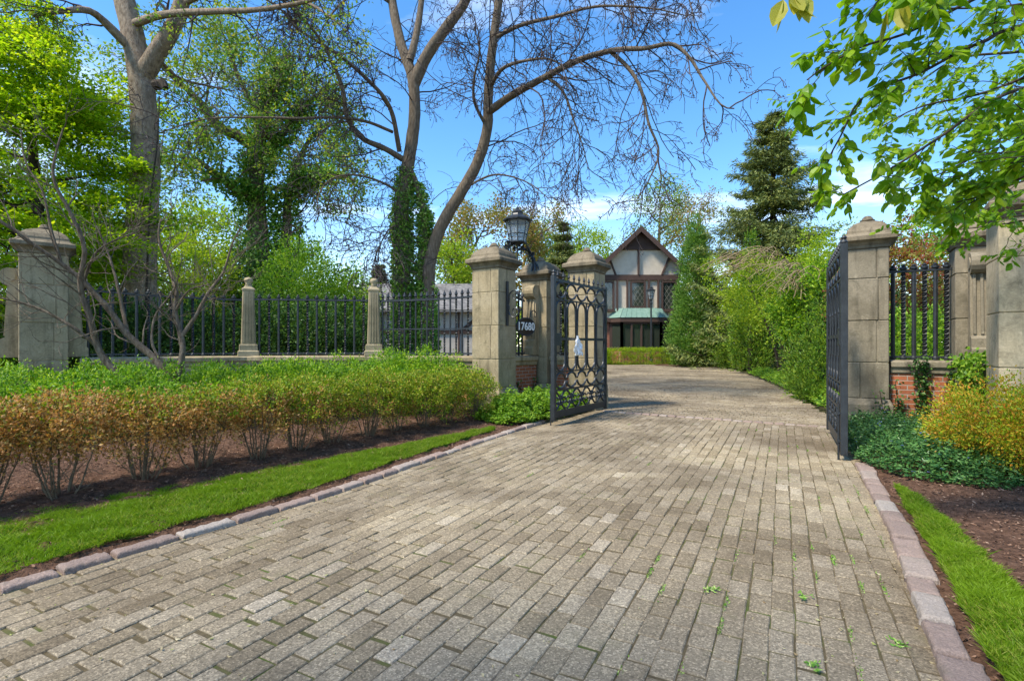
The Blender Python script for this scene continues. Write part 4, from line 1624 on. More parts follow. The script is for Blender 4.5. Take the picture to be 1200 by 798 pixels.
# ------------------------------------------------------------------ clipped box hedge along the left bed, plant by plant
ha, hb = np.array([-4.14, 3.22]), np.array([-.76, 8.42])
NB = 13
for k in range(NB):
    s = k / (NB - 1)
    p = ha + (hb - ha) * s + rng.normal(0, .035, 2)
    brown = float(np.clip(1.2 - 1.45 * s + rng.normal(0, .10), 0, 1))
    look = 'scorched brown boxwood bush' if brown > .66 else ('half-browned boxwood bush with green top' if brown > .3 else 'mostly green boxwood bush')
    t = thing('boxwood_bush', look + ', ' + ORD[NB - 1 - k] + ' in the front hedge counted from the gate', 'shrub', (p[0], p[1], .02), rng.uniform(0, 6), 'boxwood bushes of the front hedge')
    h = .83 + rng.normal(0, .025)
    zl = .33 - .20 * s + rng.normal(0, .03)
    hc = (h - zl) / 2
    # brown lower leaves and green new growth on top
    C, N = shell(470, (0, 0, zl + hc), (.39, .39, hc), (.72, 1.04), -.95, .16, k, 3.0)
    C2, N2 = shell(110, (0, 0, zl + hc), (.36, .36, hc), (.3, .8), -.95, .1, k + 50, 3.0)
    C, N = np.concatenate([C, C2]), np.concatenate([N, N2])
    # thin out towards the bottom
    f = (C[:, 2] - zl) / (h - zl)
    keep = rng.uniform(0, 1, len(C)) < np.clip(.12 + 1.15 * f, 0, 1)
    C, N, f = C[keep], N[keep], f[keep]
    pb = np.clip(brown * .92 + (.64 - f) * .85 + rng.normal(0, .20, len(C)), 0, 1)
    isb = pb > .5
    m = MB()
    puff(m, C[isb], N[isb] * .5 + np.array([0, 0, .5]), .05, 17, .029, .6, .5, .7)
    m.build('browned_leaves', LM['box_brown'], t)
    m = MB()
    puff(m, C[~isb], N[~isb] * .5 + np.array([0, 0, .6]), .05, 18, .030, .6, .5, .7)
    m.build('green_leaves', LM['box_green' if brown > .25 else 'box_green'], t)
    st_ = MB()
    for q in range(11):
        a = rng.uniform(0, 6.28)
        rr = rng.uniform(.08, .30)
        e = np.array([math.cos(a) * rr, math.sin(a) * rr, h * rng.uniform(.7, .92)])
        pts = smooth3([(math.cos(a) * .03, math.sin(a) * .03, -.06), (math.cos(a) * rr * .5, math.sin(a) * rr * .5, .14), (e[0] * .85, e[1] * .85, e[2] * .6), e], .05)
        pts = pts + np.cumsum(rng.normal(0, .003, pts.shape), 0)
        st_.tube(pts, np.linspace(.0085, .0025, len(pts)), 5)
        sprout(st_, pts, .007, 7, .20, 1, [], (0, 0, .25), .22, 4, .0016, nsub=3)
    st_.build('stems', M['twig_pale'], t)

# second rank: low spreading yews between hedge and wall
yp = [(-6.55, 6.15), (-5.75, 6.45), (-6.9, 7.25), (-4.95, 6.9), (-5.9, 7.55), (-4.25, 7.55), (-5.0, 8.35), (-3.45, 8.05), (-4.1, 8.9), (-2.75, 8.75), (-3.2, 9.45), (-1.95, 8.95), (-2.3, 9.65), (-1.35, 9.3)]
for k, (x, y) in enumerate(yp):
    h = .80 + .18 * (y - 6) / 3.5 + rng.normal(0, .035)
    w = 'bright yellow-green' if x < -5.6 else ('deep green' if k % 3 == 0 else 'fresh green')
    shrub('spreading_yew', '%s low bush behind the front hedge, %s from the tan pier' % (w, ORD[len(yp) - 1 - k]), 'shrub', (x, y, .04), .60, .60, h * .97, .044, 'yew' if k % 3 else 'lush', 330, 26, 'low bushes under the fence', .08, .55, .085, 'twig', 5, .7, .30, .01, .75, .3, 2.5)

# ------------------------------------------------------------------ small bare tree behind the hedge
t = thing('bare_ornamental_tree', 'small leafless multi-stemmed tree spreading in front of the pale left pier', 'tree', (X(195, 7.2), 7.2, .04))
o = np.array([X(195, 7.2), 7.2, .04])
m, tw = MB(), MB()
stems = [
    ([o, P(204, 456, 7.2), P(185, 425, 7.15), P(150, 392, 7.1), P(124, 358, 7.0), P(98, 330, 6.9), P(72, 309, 6.8), P(38, 286, 6.6), P(5, 262, 6.4), P(-40, 230, 6.2)], .045, .008),
    ([o + [.02, .02, 0], P(206, 452, 7.2), P(214, 412, 7.25), P(212, 393, 7.3), P(205, 365, 7.3), P(207, 342, 7.3), P(197, 312, 7.4), P(186, 280, 7.4), P(190, 250, 7.5)], .040, .007),
    ([o + [-.30, -.05, 0], P(168, 462, 7.1), P(140, 440, 7.0), P(116, 410, 6.95), P(106, 372, 6.9), P(94, 335, 6.8), P(99, 292, 6.7), P(83, 250, 6.6), P(62, 205, 6.5), P(74, 150, 6.5)], .040, .006),
    ([P(113, 405, 6.95), P(92, 388, 6.8), P(66, 372, 6.7), P(36, 358, 6.6), P(-6, 348, 6.4)], .018, .006),
    ([P(213, 395, 7.3), P(232, 366, 7.35), P(243, 345, 7.4), P(262, 318, 7.5), P(272, 286, 7.5), P(284, 262, 7.5)], .022, .005),
    ([P(150, 392, 7.1), P(144, 365, 7.2), P(139, 340, 7.2), P(128, 300, 7.3), P(112, 262, 7.3)], .020, .006),
    ([P(98, 330, 6.9), P(110, 300, 6.8), P(128, 285, 6.8), P(170, 268, 6.9)], .014, .005),
    ([P(72, 309, 6.8), P(60, 270, 6.8), P(50, 225, 6.8), P(30, 190, 6.8), P(24, 150, 6.8)], .014, .004),
    ([P(205, 365, 7.3), P(222, 340, 7.2), P(248, 333, 7.2)], .012, .005),
    ([P(186, 420, 7.15), P(178, 400, 7.2), P(182, 370, 7.3), P(200, 345, 7.4), P(212, 318, 7.5)], .014, .005),
]
for pts, r0, r1 in stems:
    q = limb(m, pts, r0 * 1.45, r1 * 1.5, 8, .1, .10)
    sprout(tw, q, r0 * .7, 13, .9, 1, [], (-.04, -.02, .18), .2, 5, .0034, (25, 65), .3, nsub=4)
m.build('trunk', M['bark'], t, True, o)
tw.build('twigs', M['bark'], t, False, o)

# ------------------------------------------------------------------ tree helpers
def tree_thing(name, label, base, group=None, cat='tree'):
    return thing(name, label, cat, base, 0, group)


def crown_from_tips(tips, rad, n, leaf, mat, t, o, name='crown', wid=.55, up=.5, sub=1.0, jit=.7, down=0.0):
    C = np.array([a for a, b in tips])
    D = np.array([b for a, b in tips])
    if sub < 1:
        k = rng.uniform(0, 1, len(C)) < sub
        C, D = C[k], D[k]
    m = MB()
    puff(m, C, D + np.array([0, 0, -down]), rad, n, leaf, wid, up, jit)
    return m.build(name, LM[mat], t, False, o)


def far_tree(name, label, px, d, ytop, ybase_crown, half, mat, leaf, nclump, nleaf, group='trees beyond the garden', trunk='bark_dark', clump=.9, lump=.22, sparse=False, bare=0):
    """A broad-leaved tree standing d metres away; crown between two picture rows at that distance."""
    x = X(px, d)
    zt, zb = CAMH + (HOR - ytop) * d / F, CAMH + (HOR - ybase_crown) * d / F
    rx = half * d / F
    o = np.array([x, d, -.1])
    t = tree_thing(name, label, o, group)
    m, tips = MB(), []
    q = limb(m, [o, o + [rng.normal(0, .1), 0, zb * .5 + .3], o + [rng.normal(0, .3), 0, zb + (zt - zb) * .35], o + [rng.normal(0, .5), 0, zb + (zt - zb) * .8]], zt * .022 + .06, .04, 9, .4)
    br = MB()
    sprout(br, q, zt * .02, 12, rx * 1.15, 2 if sparse else 1, tips, (0, 0, .16), .18, 5, .018, (35, 75), .38, nsub=5)
    m.build('trunk', M[trunk], t, True, o)
    br.build('branches', M[trunk], t, False, o)
    f = MB()
    if sparse:
        C = np.array([a for a, b in tips])
        D = np.array([b for a, b in tips])
        puff(f, C, D, clump, nleaf, leaf, .6, .3, .8)
    else:
        C, N = shell(nclump, (x, d, (zt + zb) / 2), (rx, rx * .9, (zt - zb) / 2), (.55, 1.0), -.95, lump, int(px))
        puff(f, C, N + np.array([0, 0, .2]), clump * rng.uniform(.55, 1.35, len(C)), nleaf, leaf, .62, .3, .8, .75)
    f.build('crown', LM[mat], t, False, o)
    return t


# ------------------------------------------------------------------ the big furrowed trunk behind the fence
D1 = 13.0
o = np.array([X(163, D1), D1, -.08])
t = tree_thing('large_tree', 'big furrowed grey-brown trunk forking high above the leftmost fence panel', o)
m, tw, tips = MB(), MB(), []
q = limb(m, [o, P(163, 400, D1), P(163, 335, D1), P(166, 270, D1), P(170, 200, D1), P(169, 130, D1), P(163, 80, D1), P(153, 30, D1), P(141, -20, D1), P(128, -90, D1), P(110, -170, D1)], .43, .17, 20, .2, .03)
L_ = [
    ([P(166, 95, D1), P(182, 66, D1 - .1), P(200, 38, D1 - .2), P(213, 5, D1 - .3), P(222, -40, D1 - .4), P(240, -100, D1 - .6)], .24, .12),
    ([P(160, 62, D1), P(140, 44, D1 - .3), P(118, 22, D1 - .6), P(100, 12, D1 - 1), P(70, 14, D1 - 1.4), P(30, 20, D1 - 1.8)], .13, .03),
    ([P(152, 30, D1), P(190, 18, D1 - .6), P(240, 14, D1 - 1.2), P(300, 12, D1 - 1.8), P(350, 4, D1 - 2.2), P(410, -12, D1 - 2.6)], .10, .03),
    ([P(213, 5, D1 - .3), P(250, -10, D1 - .8), P(300, -12, D1 - 1.2), P(360, 4, D1 - 1.6), P(400, 30, D1 - 2)], .08, .02),
    ([P(222, -40, D1 - .4), P(260, -60, D1), P(300, -50, D1 + .4), P(330, -10, D1 + .8), P(342, 40, D1 + .9)], .07, .015),
    ([P(141, -20, D1), P(110, -40, D1), P(70, -40, D1), P(30, -20, D1), P(0, 20, D1)], .09, .02),
    ([P(182, 66, D1), P(210, 92, D1 + .6), P(240, 100, D1 + .9), P(280, 108, D1 + 1.2)], .05, .015),
]
for k, (pts, r0, r1) in enumerate(L_):
    b = limb(m, pts, r0, r1, 10, .2, .06)
    sprout(tw, b, r0 * .5, 9, 1.7, 2, tips, (0, 0, -.12), .24, 4, .006, (30, 75), .3, nsub=4, curl=.15)
m.build('trunk', M['bark_warm'], t, True, o)
tw.build('branches', M['twig'], t, False, o)
crown_from_tips(tips, .16, 7, .085, 'sparse', t, o, sub=.42)
# a broken stub and hanging vine on the trunk
m = MB()
m.tube([P(183, 100, D1 - .35), P(191, 98, D1 - .5), P(194, 104, D1 - .55)], [.13, .11, .07], 8)
m.build('stub', M['bark_dark'], t, False, o)
m = MB()
limb(m, [P(170, 390, D1 - .48), P(172, 330, D1 - .48), P(176, 240, D1 - .42), P(184, 170, D1 - .38), P(187, 110, D1 - .36)], .028, .015, 5)
m.build('vine_stem', M['bark_dark'], t, False, o)

# ------------------------------------------------------------------ ivy-clad tree in the middle distance
D2 = 21.0
o = np.array([X(303, D2), D2, -.1])
t = tree_thing('ivy_clad_tree', 'thick tree wrapped in dark ivy, small green leaves in its crown', o)
m, tw, tips, iv = MB(), MB(), [], []
L_ = [
    ([o, P(303, 330, D2), P(302, 270, D2), P(300, 220, D2), P(304, 180, D2), P(307, 140, D2), P(318, 108, D2), P(330, 70, D2)], .62, .12),
    ([P(301, 175, D2), P(280, 160, D2 - .5), P(255, 148, D2 - 1), P(232, 118, D2 - 1.4), P(205, 92, D2 - 2), P(180, 70, D2 - 2.4)], .24, .06),
    ([P(302, 232, D2), P(280, 225, D2 - .6), P(255, 205, D2 - 1.2), P(232, 190, D2 - 1.6), P(205, 182, D2 - 2)], .22, .05),
    ([P(304, 190, D2), P(325, 165, D2 + .2), P(345, 140, D2 + .2), P(372, 112, D2 + .3), P(400, 95, D2)], .20, .05),
    ([P(328, 330, D2 + .6), P(336, 270, D2 + .6), P(338, 230, D2 + .5), P(352, 215, D2), P(378, 205, D2 - .4), P(405, 208, D2 - .8), P(425, 215, D2 - 1)], .26, .05),
    ([P(338, 235, D2 + .5), P(350, 190, D2 + .6), P(366, 160, D2 + .8), P(392, 140, D2 + 1)], .18, .05),
    ([P(307, 140, D2), P(290, 112, D2), P(275, 80, D2), P(262, 45, D2)], .14, .04),
]
for k, (pts, r0, r1) in enumerate(L_):
    b = limb(m, pts, r0, r1, 10, .3, .05)
    iv.append((b, r0, r1, k))
    sprout(tw, b, r0 * .45, 13 if k else 8, 2.5, 2, tips, (0, 0, -.05), .22, 4, .010, (30, 75), .3 if k else .55, nsub=4)
m.build('trunk', M['bark'], t, True, o)
tw.build('branches', M['bark'], t, False, o)
crown_from_tips(tips, .32, 12, .15, 'sparse', t, o, sub=.5, down=.1)
m = MB()
for b, r0, r1, k in iv:
    if k in (0, 4, 2, 3):
        n = len(b)
        ext = n if k in (0,) else int(n * (.85 if k == 4 else .65))
        for i in range(0, ext):
            rr = (r0 + (r1 - r0) * i / n) * (1.35 if k == 0 else 1.7) + .12
            if k == 0:
                rr += .50 * max(0, 1 - i * .3 / 5.0)
            d = rand_dirs(18)
            d[:, 2] *= .3
            puff(m, b[i] + unit(d) * rr * rng.uniform(.7, 1.15, 18)[:, None], unit(d) + np.array([0, 0, -.3]), .26, 12, .14, .75, .2, .5)
m.build('ivy', LM['ivy_light'], t, False, o)

# ------------------------------------------------------------------ bare many-trunked tree right of centre
D3 = 14.2
o = np.array([X(484, D3), D3, -.08])
t = tree_thing('bare_tree', 'tall leafless tree of three trunks with ivy round its lower stems', o)
m, tw, tips, keep = MB(), MB(), [], []
TR = [
    ([o + [-.28, 0, 0], P(472, 345, D3), P(473, 300, D3), P(471, 250, D3), P(476, 205, D3), P(482, 170, D3), P(486, 130, D3), P(483, 90, D3), P(470, 52, D3 + .2), P(460, 5, D3 + .4), P(452, -50, D3 + .6), P(448, -120, D3 + .8)], .235, .09),
    ([P(485, 98, D3), P(500, 66, D3 - .1), P(522, 34, D3 - .3), P(545, 2, D3 - .5), P(558, -40, D3 - .7), P(580, -110, D3 - 1)], .17, .08),
    ([P(480, 72, D3), P(488, 40, D3 + .2), P(494, 0, D3 + .4), P(500, -70, D3 + .6)], .11, .05),
    ([o + [.42, -.1, 0], P(502, 345, D3 - .1), P(504, 305, D3 - .1), P(517, 265, D3 - .1), P(540, 226, D3 - .2), P(560, 190, D3 - .3), P(571, 150, D3 - .4), P(572, 118, D3 - .5), P(576, 65, D3 - .6), P(584, 5, D3 - .7), P(592, -60, D3 - .8), P(596, -130, D3 - 1)], .21, .08),
    ([o + [.22, .1, 0], P(496, 345, D3), P(498, 290, D3), P(496, 245, D3), P(487, 215, D3), P(479, 196, D3)], .12, .09),
]
LB = [
    # the long limb to the right and its hanging ends
    ([P(572, 132, D3 - .5), P(600, 112, D3 - 1.0), P(640, 90, D3 - 1.6), P(680, 70, D3 - 2.2), P(720, 59, D3 - 2.7), P(755, 57, D3 - 3.1), P(788, 52, D3 - 3.4), P(808, 68, D3 - 3.6), P(826, 96, D3 - 3.8), P(846, 124, D3 - 4), P(868, 128, D3 - 4)], .105, .012),
    ([P(715, 60, D3 - 2.6), P(738, 82, D3 - 2.7), P(752, 108, D3 - 2.8), P(760, 145, D3 - 2.8), P(772, 178, D3 - 2.8), P(760, 212, D3 - 2.8), P(744, 238, D3 - 2.8)], .05, .010),
    ([P(640, 90, D3 - 1.6), P(660, 108, D3 - 1.8), P(672, 140, D3 - 2), P(684, 175, D3 - 2), P(690, 205, D3 - 2)], .04, .008),
    ([P(573, 105, D3 - .5), P(590, 80, D3 - 1.2), P(625, 70, D3 - 1.8), P(650, 72, D3 - 2.2), P(680, 95, D3 - 2.6)], .06, .010),
    ([P(579, 45, D3 - .6), P(610, 30, D3 - 1.2), P(650, 20, D3 - 2), P(700, 8, D3 - 2.6), P(760, 10, D3 - 3), P(810, 20, D3 - 3.2)], .06, .010),
    ([P(571, 150, D3 - .4), P(556, 120, D3 - .8), P(556, 90, D3 - 1), P(562, 60, D3 - 1.2), P(555, 30, D3 - 1.2)], .05, .012),
    ([P(592, -60, D3 - .8), P(640, -70, D3 - 1.4), P(690, -50, D3 - 2), P(730, -10, D3 - 2.4), P(742, 28, D3 - 2.6)], .07, .010),
    ([P(558, -40, D3 - .7), P(620, -60, D3 - 1), P(680, -80, D3 - 1), P(750, -60, D3 - 1.4), P(800, -15, D3 - 1.8), P(815, 30, D3 - 2)], .07, .010),
    ([P(545, 220, D3 - .2), P(580, 205, D3 - .6), P(620, 215, D3 - 1), P(650, 240, D3 - 1.3)], .035, .007),
    # left limbs
    ([P(474, 188, D3), P(450, 174, D3 - .4), P(424, 162, D3 - .8), P(407, 138, D3 - 1.1), P(402, 106, D3 - 1.3), P(390, 75, D3 - 1.5), P(372, 42, D3 - 1.7), P(348, 16, D3 - 2), P(315, -15, D3 - 2.2)], .085, .02),
    ([P(468, 178, D3), P(460, 135, D3 - .5), P(448, 112, D3 - .8), P(420, 84, D3 - 1.1), P(390, 60, D3 - 1.4), P(350, 35, D3 - 1.7), P(325, 8, D3 - 2), P(290, -10, D3 - 2.2)], .07, .015),
    ([P(460, 155, D3 - .2), P(430, 143, D3 - .8), P(395, 138, D3 - 1.4), P(350, 139, D3 - 2), P(300, 138, D3 - 2.5), P(240, 140, D3 - 3), P(180, 158, D3 - 3.4)], .045, .010),
    ([P(472, 230, D3), P(450, 215, D3 - .5), P(415, 205, D3 - .8), P(385, 212, D3 - 1.2), P(372, 238, D3 - 1.5), P(390, 260, D3 - 1.6)], .04, .008),
    ([P(470, 262, D3), P(455, 270, D3 - .5), P(440, 300, D3 - .8), P(436, 325, D3 - 1)], .028, .007),
    ([P(452, -50, D3 + .6), P(415, -60, D3), P(380, -30, D3 - .6), P(350, 10, D3 - 1), P(340, 55, D3 - 1.2)], .07, .010),
    ([P(460, 5, D3 + .4), P(432, -10, D3), P(405, 0, D3 - .4), P(380, 30, D3 - .8), P(365, 70, D3 - 1)], .05, .010),
]
for pts, r0, r1 in TR:
    b = limb(m, pts, r0, r1, 14, .2, .035)
    sprout(tw, b, r0 * .25, 15, 2.1, 2, tips, (0, 0, -.14), .12, 4, .0100, (35, 75), .50, keep, 4, 1, .5)
for pts, r0, r1 in LB:
    b = limb(m, pts, r0, r1, 9, .15, .05)
    sprout(tw, b, max(r0 * .5, .018), 18, 1.6, 2, tips, (.02, -.02, -.24), .12, 4, .0100, (30, 70), .12, keep, 4, 1, .5)
m.build('trunk', M['bark'], t, True, o)
tw.build('branches', M['twig'], t, False, o)
C = np.array([a for a, b in tips])
D = np.array([b for a, b in tips])
k = rng.uniform(0, 1, len(C)) < .22
f = MB()
puff(f, C[k], D[k], .03, 3, .05, .5, .2, .9)
f.build('buds', M['twig'], t, False, o)
iv = MB()
for pts, r0, top in ((TR[0][0], .225, 196), (TR[4][0], .13, 215), (TR[3][0], .20, 335)):
    q = smooth3(pts, .09)
    ztop = CAMH + (HOR - top) * D3 / F
    q = q[q[:, 2] < ztop]
    for i, p in enumerate(q):
        fade = min(1, .10 + (ztop - p[2]) / 1.6)
        n = 3 + int(19 * fade)
        d = rand_dirs(n)
        d[:, 2] *= .15
        d = unit(d)
        puff(iv, p + d * (r0 * (.82 + .1 * fade) + .01 + .05 * fade * rng.uniform(.1, 1, n))[:, None], d * .7 + np.array([0, 0, -.7]), .085, 7, .085, .8, .1, .35)
iv.build('ivy', LM['ivy_light'], t, False, o)

# ------------------------------------------------------------------ bright maple at the left
D4 = 12.0
o = np.array([X(40, 12.6), 12.6, -.08])
t = tree_thing('maple_tree', 'bright yellow-green maple filling the upper left corner behind the pier', o)
m, tw, tips = MB(), MB(), []
b = limb(m, [o, o + [0, 0, 2.2], o + [.1, 0, 4.5], o + [-.1, 0, 7], o + [0, 0, 9.5]], .20, .05, 10, .3)
sprout(tw, b, .12, 24, 2.9, 1, tips, (0, 0, .02), .15, 5, .012, (55, 85), .15, nsub=6, flat=.6)
m.build('trunk', M['bark_dark'], t, True, o)
tw.build('branches', M['bark_dark'], t, False, o)
f = MB()
C, N = shell(560, o + np.array([-.1, -.3, 5.0]), (3.15, 2.6, 4.9), (.45, 1.0), -.95, .16, 4)
h_ = unit(N * (1, 1, 0) + 1e-6)
puff(f, C, h_ * .8 + np.array([0, 0, -.12]), .46 * rng.uniform(.6, 1.3, len(C)), 235, .09, .62, 1.3, .45, .30, .08)
C = np.array([a for a, b_ in tips])
puff(f, C, np.array([b_ for a, b_ in tips]), .4, 50, .115, .62, 1.3, .5, .3, .08)
f.build('crown', LM['maple'], t, False, o)

# ------------------------------------------------------------------ shrubs and trees beyond the left fence
for k, (px, d, h, mat) in enumerate([(28, 11.6, 2.2, 'hedge_dark'), (105, 12.0, 2.25, 'hedge_dark'), (170, 12.3, 2.3, 'hedge_dark'), (235, 12.5, 2.4, 'hedge_dark'), (300, 12.7, 2.45, 'hedge_dark'), (362, 12.8, 2.4, 'hedge_dark'), (412, 13.3, 2.2, 'hedge_dark')]):
    shrub('laurel_bush', 'dark green evergreen bush behind the iron fence, %s from the left' % ORD[k], 'shrub', (X(px, d), d, -.05), .95, .8, h, .085, mat, 170, 34, 'dark bushes behind the fence', .0, .55, .26, 'bark_dark', 6, .3, .18, .02, fill=.5)
mid = [
    ('leafy_shrub', 'tall bright green shrub rising over the fence below the ivy-clad tree', 352, 17.0, 278, 380, 58, 'lush', .10),
    ('leafy_shrub', 'light yellow-green shrub between the big trunk and the ivy-clad tree', 225, 18.0, 268, 385, 52, 'yellowgreen', .11),
    ('leafy_shrub', 'mid green shrub standing beside the furrowed trunk above the fence', 128, 16.5, 285, 390, 48, 'lush', .10),
    ('leafy_shrub', 'deep green shrub between the bright shrub and the bare tree', 405, 19.0, 312, 385, 36, 'yew', .10),
    ('leafy_shrub', 'dull green shrub behind the ivy trunk, left of the bright green one', 290, 20.0, 292, 385, 45, 'hedge_dark', .12),
]
for name, lab, px, d, yt, yb, hf, mat, lf in mid:
    zt, zb = CAMH + (HOR - yt) * d / F, .2
    shrub(name, lab, 'shrub', (X(px, d), d, -.05), hf * d / F, hf * d / F * .9, zt, lf, mat, 260, 42, 'leafy shrubs beyond the fence', .3, .55, .38, 'bark_dark', 7, .3, .24, .03, fill=.4)

far_tree('garden_tree', 'pale yellow-green tree far behind the ivy-clad tree', 235, 34, 232, 345, 62, 'yellowgreen', .22, 190, 40, trunk='bark', clump=1.1)
far_tree('garden_tree', 'green tree far behind the bright maple', 70, 30, 215, 345, 75, 'lush', .22, 220, 40, clump=1.1)
far_tree('garden_tree', 'thin budding tree above the cottage roof', 345, 44, 285, 352, 42, 'sparse', .22, 120, 30, clump=1.1)
far_tree('garden_tree', 'orange-tinged budding tree between bare tree and lantern', 548, 38, 246, 338, 44, 'orange', .20, 150, 12, trunk='bark', clump=.65, sparse=True)
far_tree('garden_tree', 'yellow-green tree low beside the bare trunks', 528, 33, 278, 345, 34, 'yellowgreen', .18, 130, 34, clump=.8)
far_tree('garden_tree', 'thin orange-leaved tree behind the iron lantern', 618, 44, 250, 340, 40, 'orange', .22, 150, 11, trunk='bark', clump=.7, sparse=True)
far_tree('garden_tree', 'round yellow-green tree just left of the house gable', 690, 52, 266, 335, 30, 'yellowgreen', .24, 150, 34, clump=1.0)
far_tree('garden_tree', 'budding tree with pale leaves between lantern and dark fir', 640, 50, 262, 340, 34, 'sparse', .24, 150, 9, trunk='bark', clump=.8, sparse=True)
far_tree('garden_tree', 'tall thin budding tree behind the house gable', 770, 50, 208, 320, 46, 'sparse', .22, 170, 9, trunk='bark', clump=.9, sparse=True)
far_tree('garden_tree', 'thin budding tree with orange tufts left of the spruce', 822, 48, 218, 320, 36, 'orange', .20, 170, 6, trunk='bark', clump=.8, sparse=True)
far_tree('garden_tree', 'broad green tree far left beyond the fence', -60, 26, 170, 340, 90, 'lush', .2, 240, 40, clump=1.1)
far_tree('garden_tree', 'green tree hidden mostly behind the right stone piers', 1130, 26, 230, 380, 70, 'lush', .16, 240, 40, clump=.8)
far_tree('garden_tree', 'dark green tree behind the overhanging branch at far right', 1230, 20, 190, 385, 80, 'hedge_dark', .14, 240, 40, clump=.8)
t = thing('distant_wood', None, None)
bpy.data.objects.remove(t)
m = MB()
for px in range(-1100, 2300, 34):
    d = rng.uniform(78, 100)
    ht_ = rng.uniform(8, 12.5)
    if 590 < px < 800:
        ht_ *= .75
    C, N = shell(34, (X(px, d), d, ht_ * .5), (rng.uniform(3, 5), 3, ht_ * .5), (.5, 1), -.9, .25, px)
    puff(m, C, N, 1.6, 26, .75, .7, .2, .9)
tag(m.build('distant_wood', LM['sparse']), 'distant pale green woodland along the skyline', 'wood', kind='stuff')


# ------------------------------------------------------------------ conifers
def spruce(name, label, px, d, ytop, half, mat, nwh, leaf, group, ragged=.25, base_z=.6, gap=.0):
    x = X(px, d)
    H = CAMH + (HOR - ytop) * d / F
    o = np.array([x, d, -.1])
    t = tree_thing(name, label, o, group)
    m, br, nd = MB(), MB(), MB()
    limb(m, [o, o + [0, 0, H * .4], o + [.05, 0, H * .75], o + [0, 0, H]], H * .02 + .05, .02, 9, .5)
    m.build('trunk', M['bark_dark'], t, True, o)
    RM = half * d / F
    for k in range(nwh):
        s = (k + rng.uniform(0, .8)) / nwh
        z = base_z + (H - base_z) * s
        L0 = RM * 1.22 * min(1.0, (1 - s) ** .76 * 1.05)
        for j in range(int(7 + 4 * (1 - s))):
            a = rng.uniform(0, 6.28)
            L = L0 * rng.uniform(1 - ragged * 1.6, 1.0 + ragged * .35) + .12
            u = np.array([math.cos(a), math.sin(a), 0])
            ss = np.linspace(0, 1, 9)
            dz = -.34 * L * np.sin(ss * math.pi * .62) + .16 * L * ss ** 3 + .25 * s * L * ss
            pts = o + np.array([0, 0, z + .1]) + u * (ss * L)[:, None] + np.stack([0 * ss, 0 * ss, dz], 1) + rng.normal(0, .03, (9, 3)) * ss[:, None]
            br.tube(pts, np.linspace(.02 + .012 * L, .006, 9), 4)
            w = np.array([-u[1], u[0], 0])
            n = int(18 + 30 * L)
            f = rng.uniform(.12, 1.0, n)
            side = rng.choice([-1, 1], n)
            lw = (1 - f * .65) * .30 * L + .10
            r = rng.uniform(0, 1, n)
            C = np.stack([np.interp(f, ss, pts[:, q]) for q in range(3)], 1) + w * (side * r * lw)[:, None] + u * (r * lw * .5)[:, None]
            C[:, 2] -= r * lw * .35 + rng.uniform(0, .10, n)
            A = u * .7 + w * (side * .6)[:, None] + np.array([0, 0, -.45])
            puff(nd, C, A, .15, 5, leaf, .20, .6, .35, .35)
    br.build('branches', M['bark_dark'], t, False, o)
    nd.build('needles', LM[mat], t, False, o)
    return t


spruce('spruce_tree', 'tall dark ragged spruce standing right of the house', 905, 29, 126, 95, 'spruce', 38, .26, 'conifers round the court', .36)
spruce('spruce_tree', 'small dark fir far off between lantern and gable', 660, 36, 259, 30, 'spruce', 30, .24, 'conifers round the court', .30)
spruce('spruce_tree', 'far small fir tip beside the second fluted post', 444, 40, 308, 22, 'spruce', 24, .26, 'conifers round the court', .3)


def arborvitae(name, label, x, d, H, r, mat, n, leaf, group, pw=.85, clump=.22, zlow=.05, per=30):
    o = np.array([x, d, -.08])
    t = tree_thing(name, label, o, group)
    m = MB()
    limb(m, [o, o + [0, 0, H * .5], o + [0, 0, H * .93]], .05 + H * .012, .02, 8, .4)
    m.build('trunk', M['bark_dark'], t, True, o)
    s = zlow + (1 - zlow) * (1 - np.sqrt(rng.uniform(0, 1, n)))
    a = rng.uniform(0, 6.28, n)
    prof = r * np.minimum((1 - s) ** pw * 1.05, .55 + s * 2.2)
    l = np.sin(a * 3 + s * 9 + x) * .10 + np.sin(a * 7 - s * 17) * .08
    rr = prof * (1 + l) * rng.uniform(.62, 1.06, n)
    u = np.stack([np.cos(a), np.sin(a), 0 * a], 1)
    C = o + u * rr[:, None] + np.array([0, 0, 1.0]) * (s * H)[:, None]
    f = MB()
    puff(f, C, u * .55 + np.array([0, 0, .75]), clump * rng.uniform(.6, 1.3, n), per, leaf, .30, .0, .35, 1.3)
    f.build('foliage', LM[mat], t, False, o)
    return t


arborvitae('arborvitae', 'tall soft green conical arborvitae hiding the right side of the house', X(816, 31), 31, 9.4, 1.6, 'arbor', 900, .18, 'conifers round the court', .7, .30, .02, 40)
arborvitae('arborvitae', 'narrow bright green cone poking above the yellow bank', X(879, 23), 23, 6.6, .85, 'arbor_dark', 260, .16, 'conifers round the court', .8, .24)
arborvitae('arborvitae', 'clipped green conifer bush at the court edge nearest the gate', 7.3, 11.6, 2.55, 1.12, 'arbor_dark', 420, .085, 'green bushes along the court edge', .5, .15, .0)
arborvitae('arborvitae', 'farthest green bush of the court edge, beside the soft tall cone', 12.6, 28.0, 4.9, 1.6, 'arbor_dark', 380, .14, 'green bushes along the court edge', .5, .28, .0)

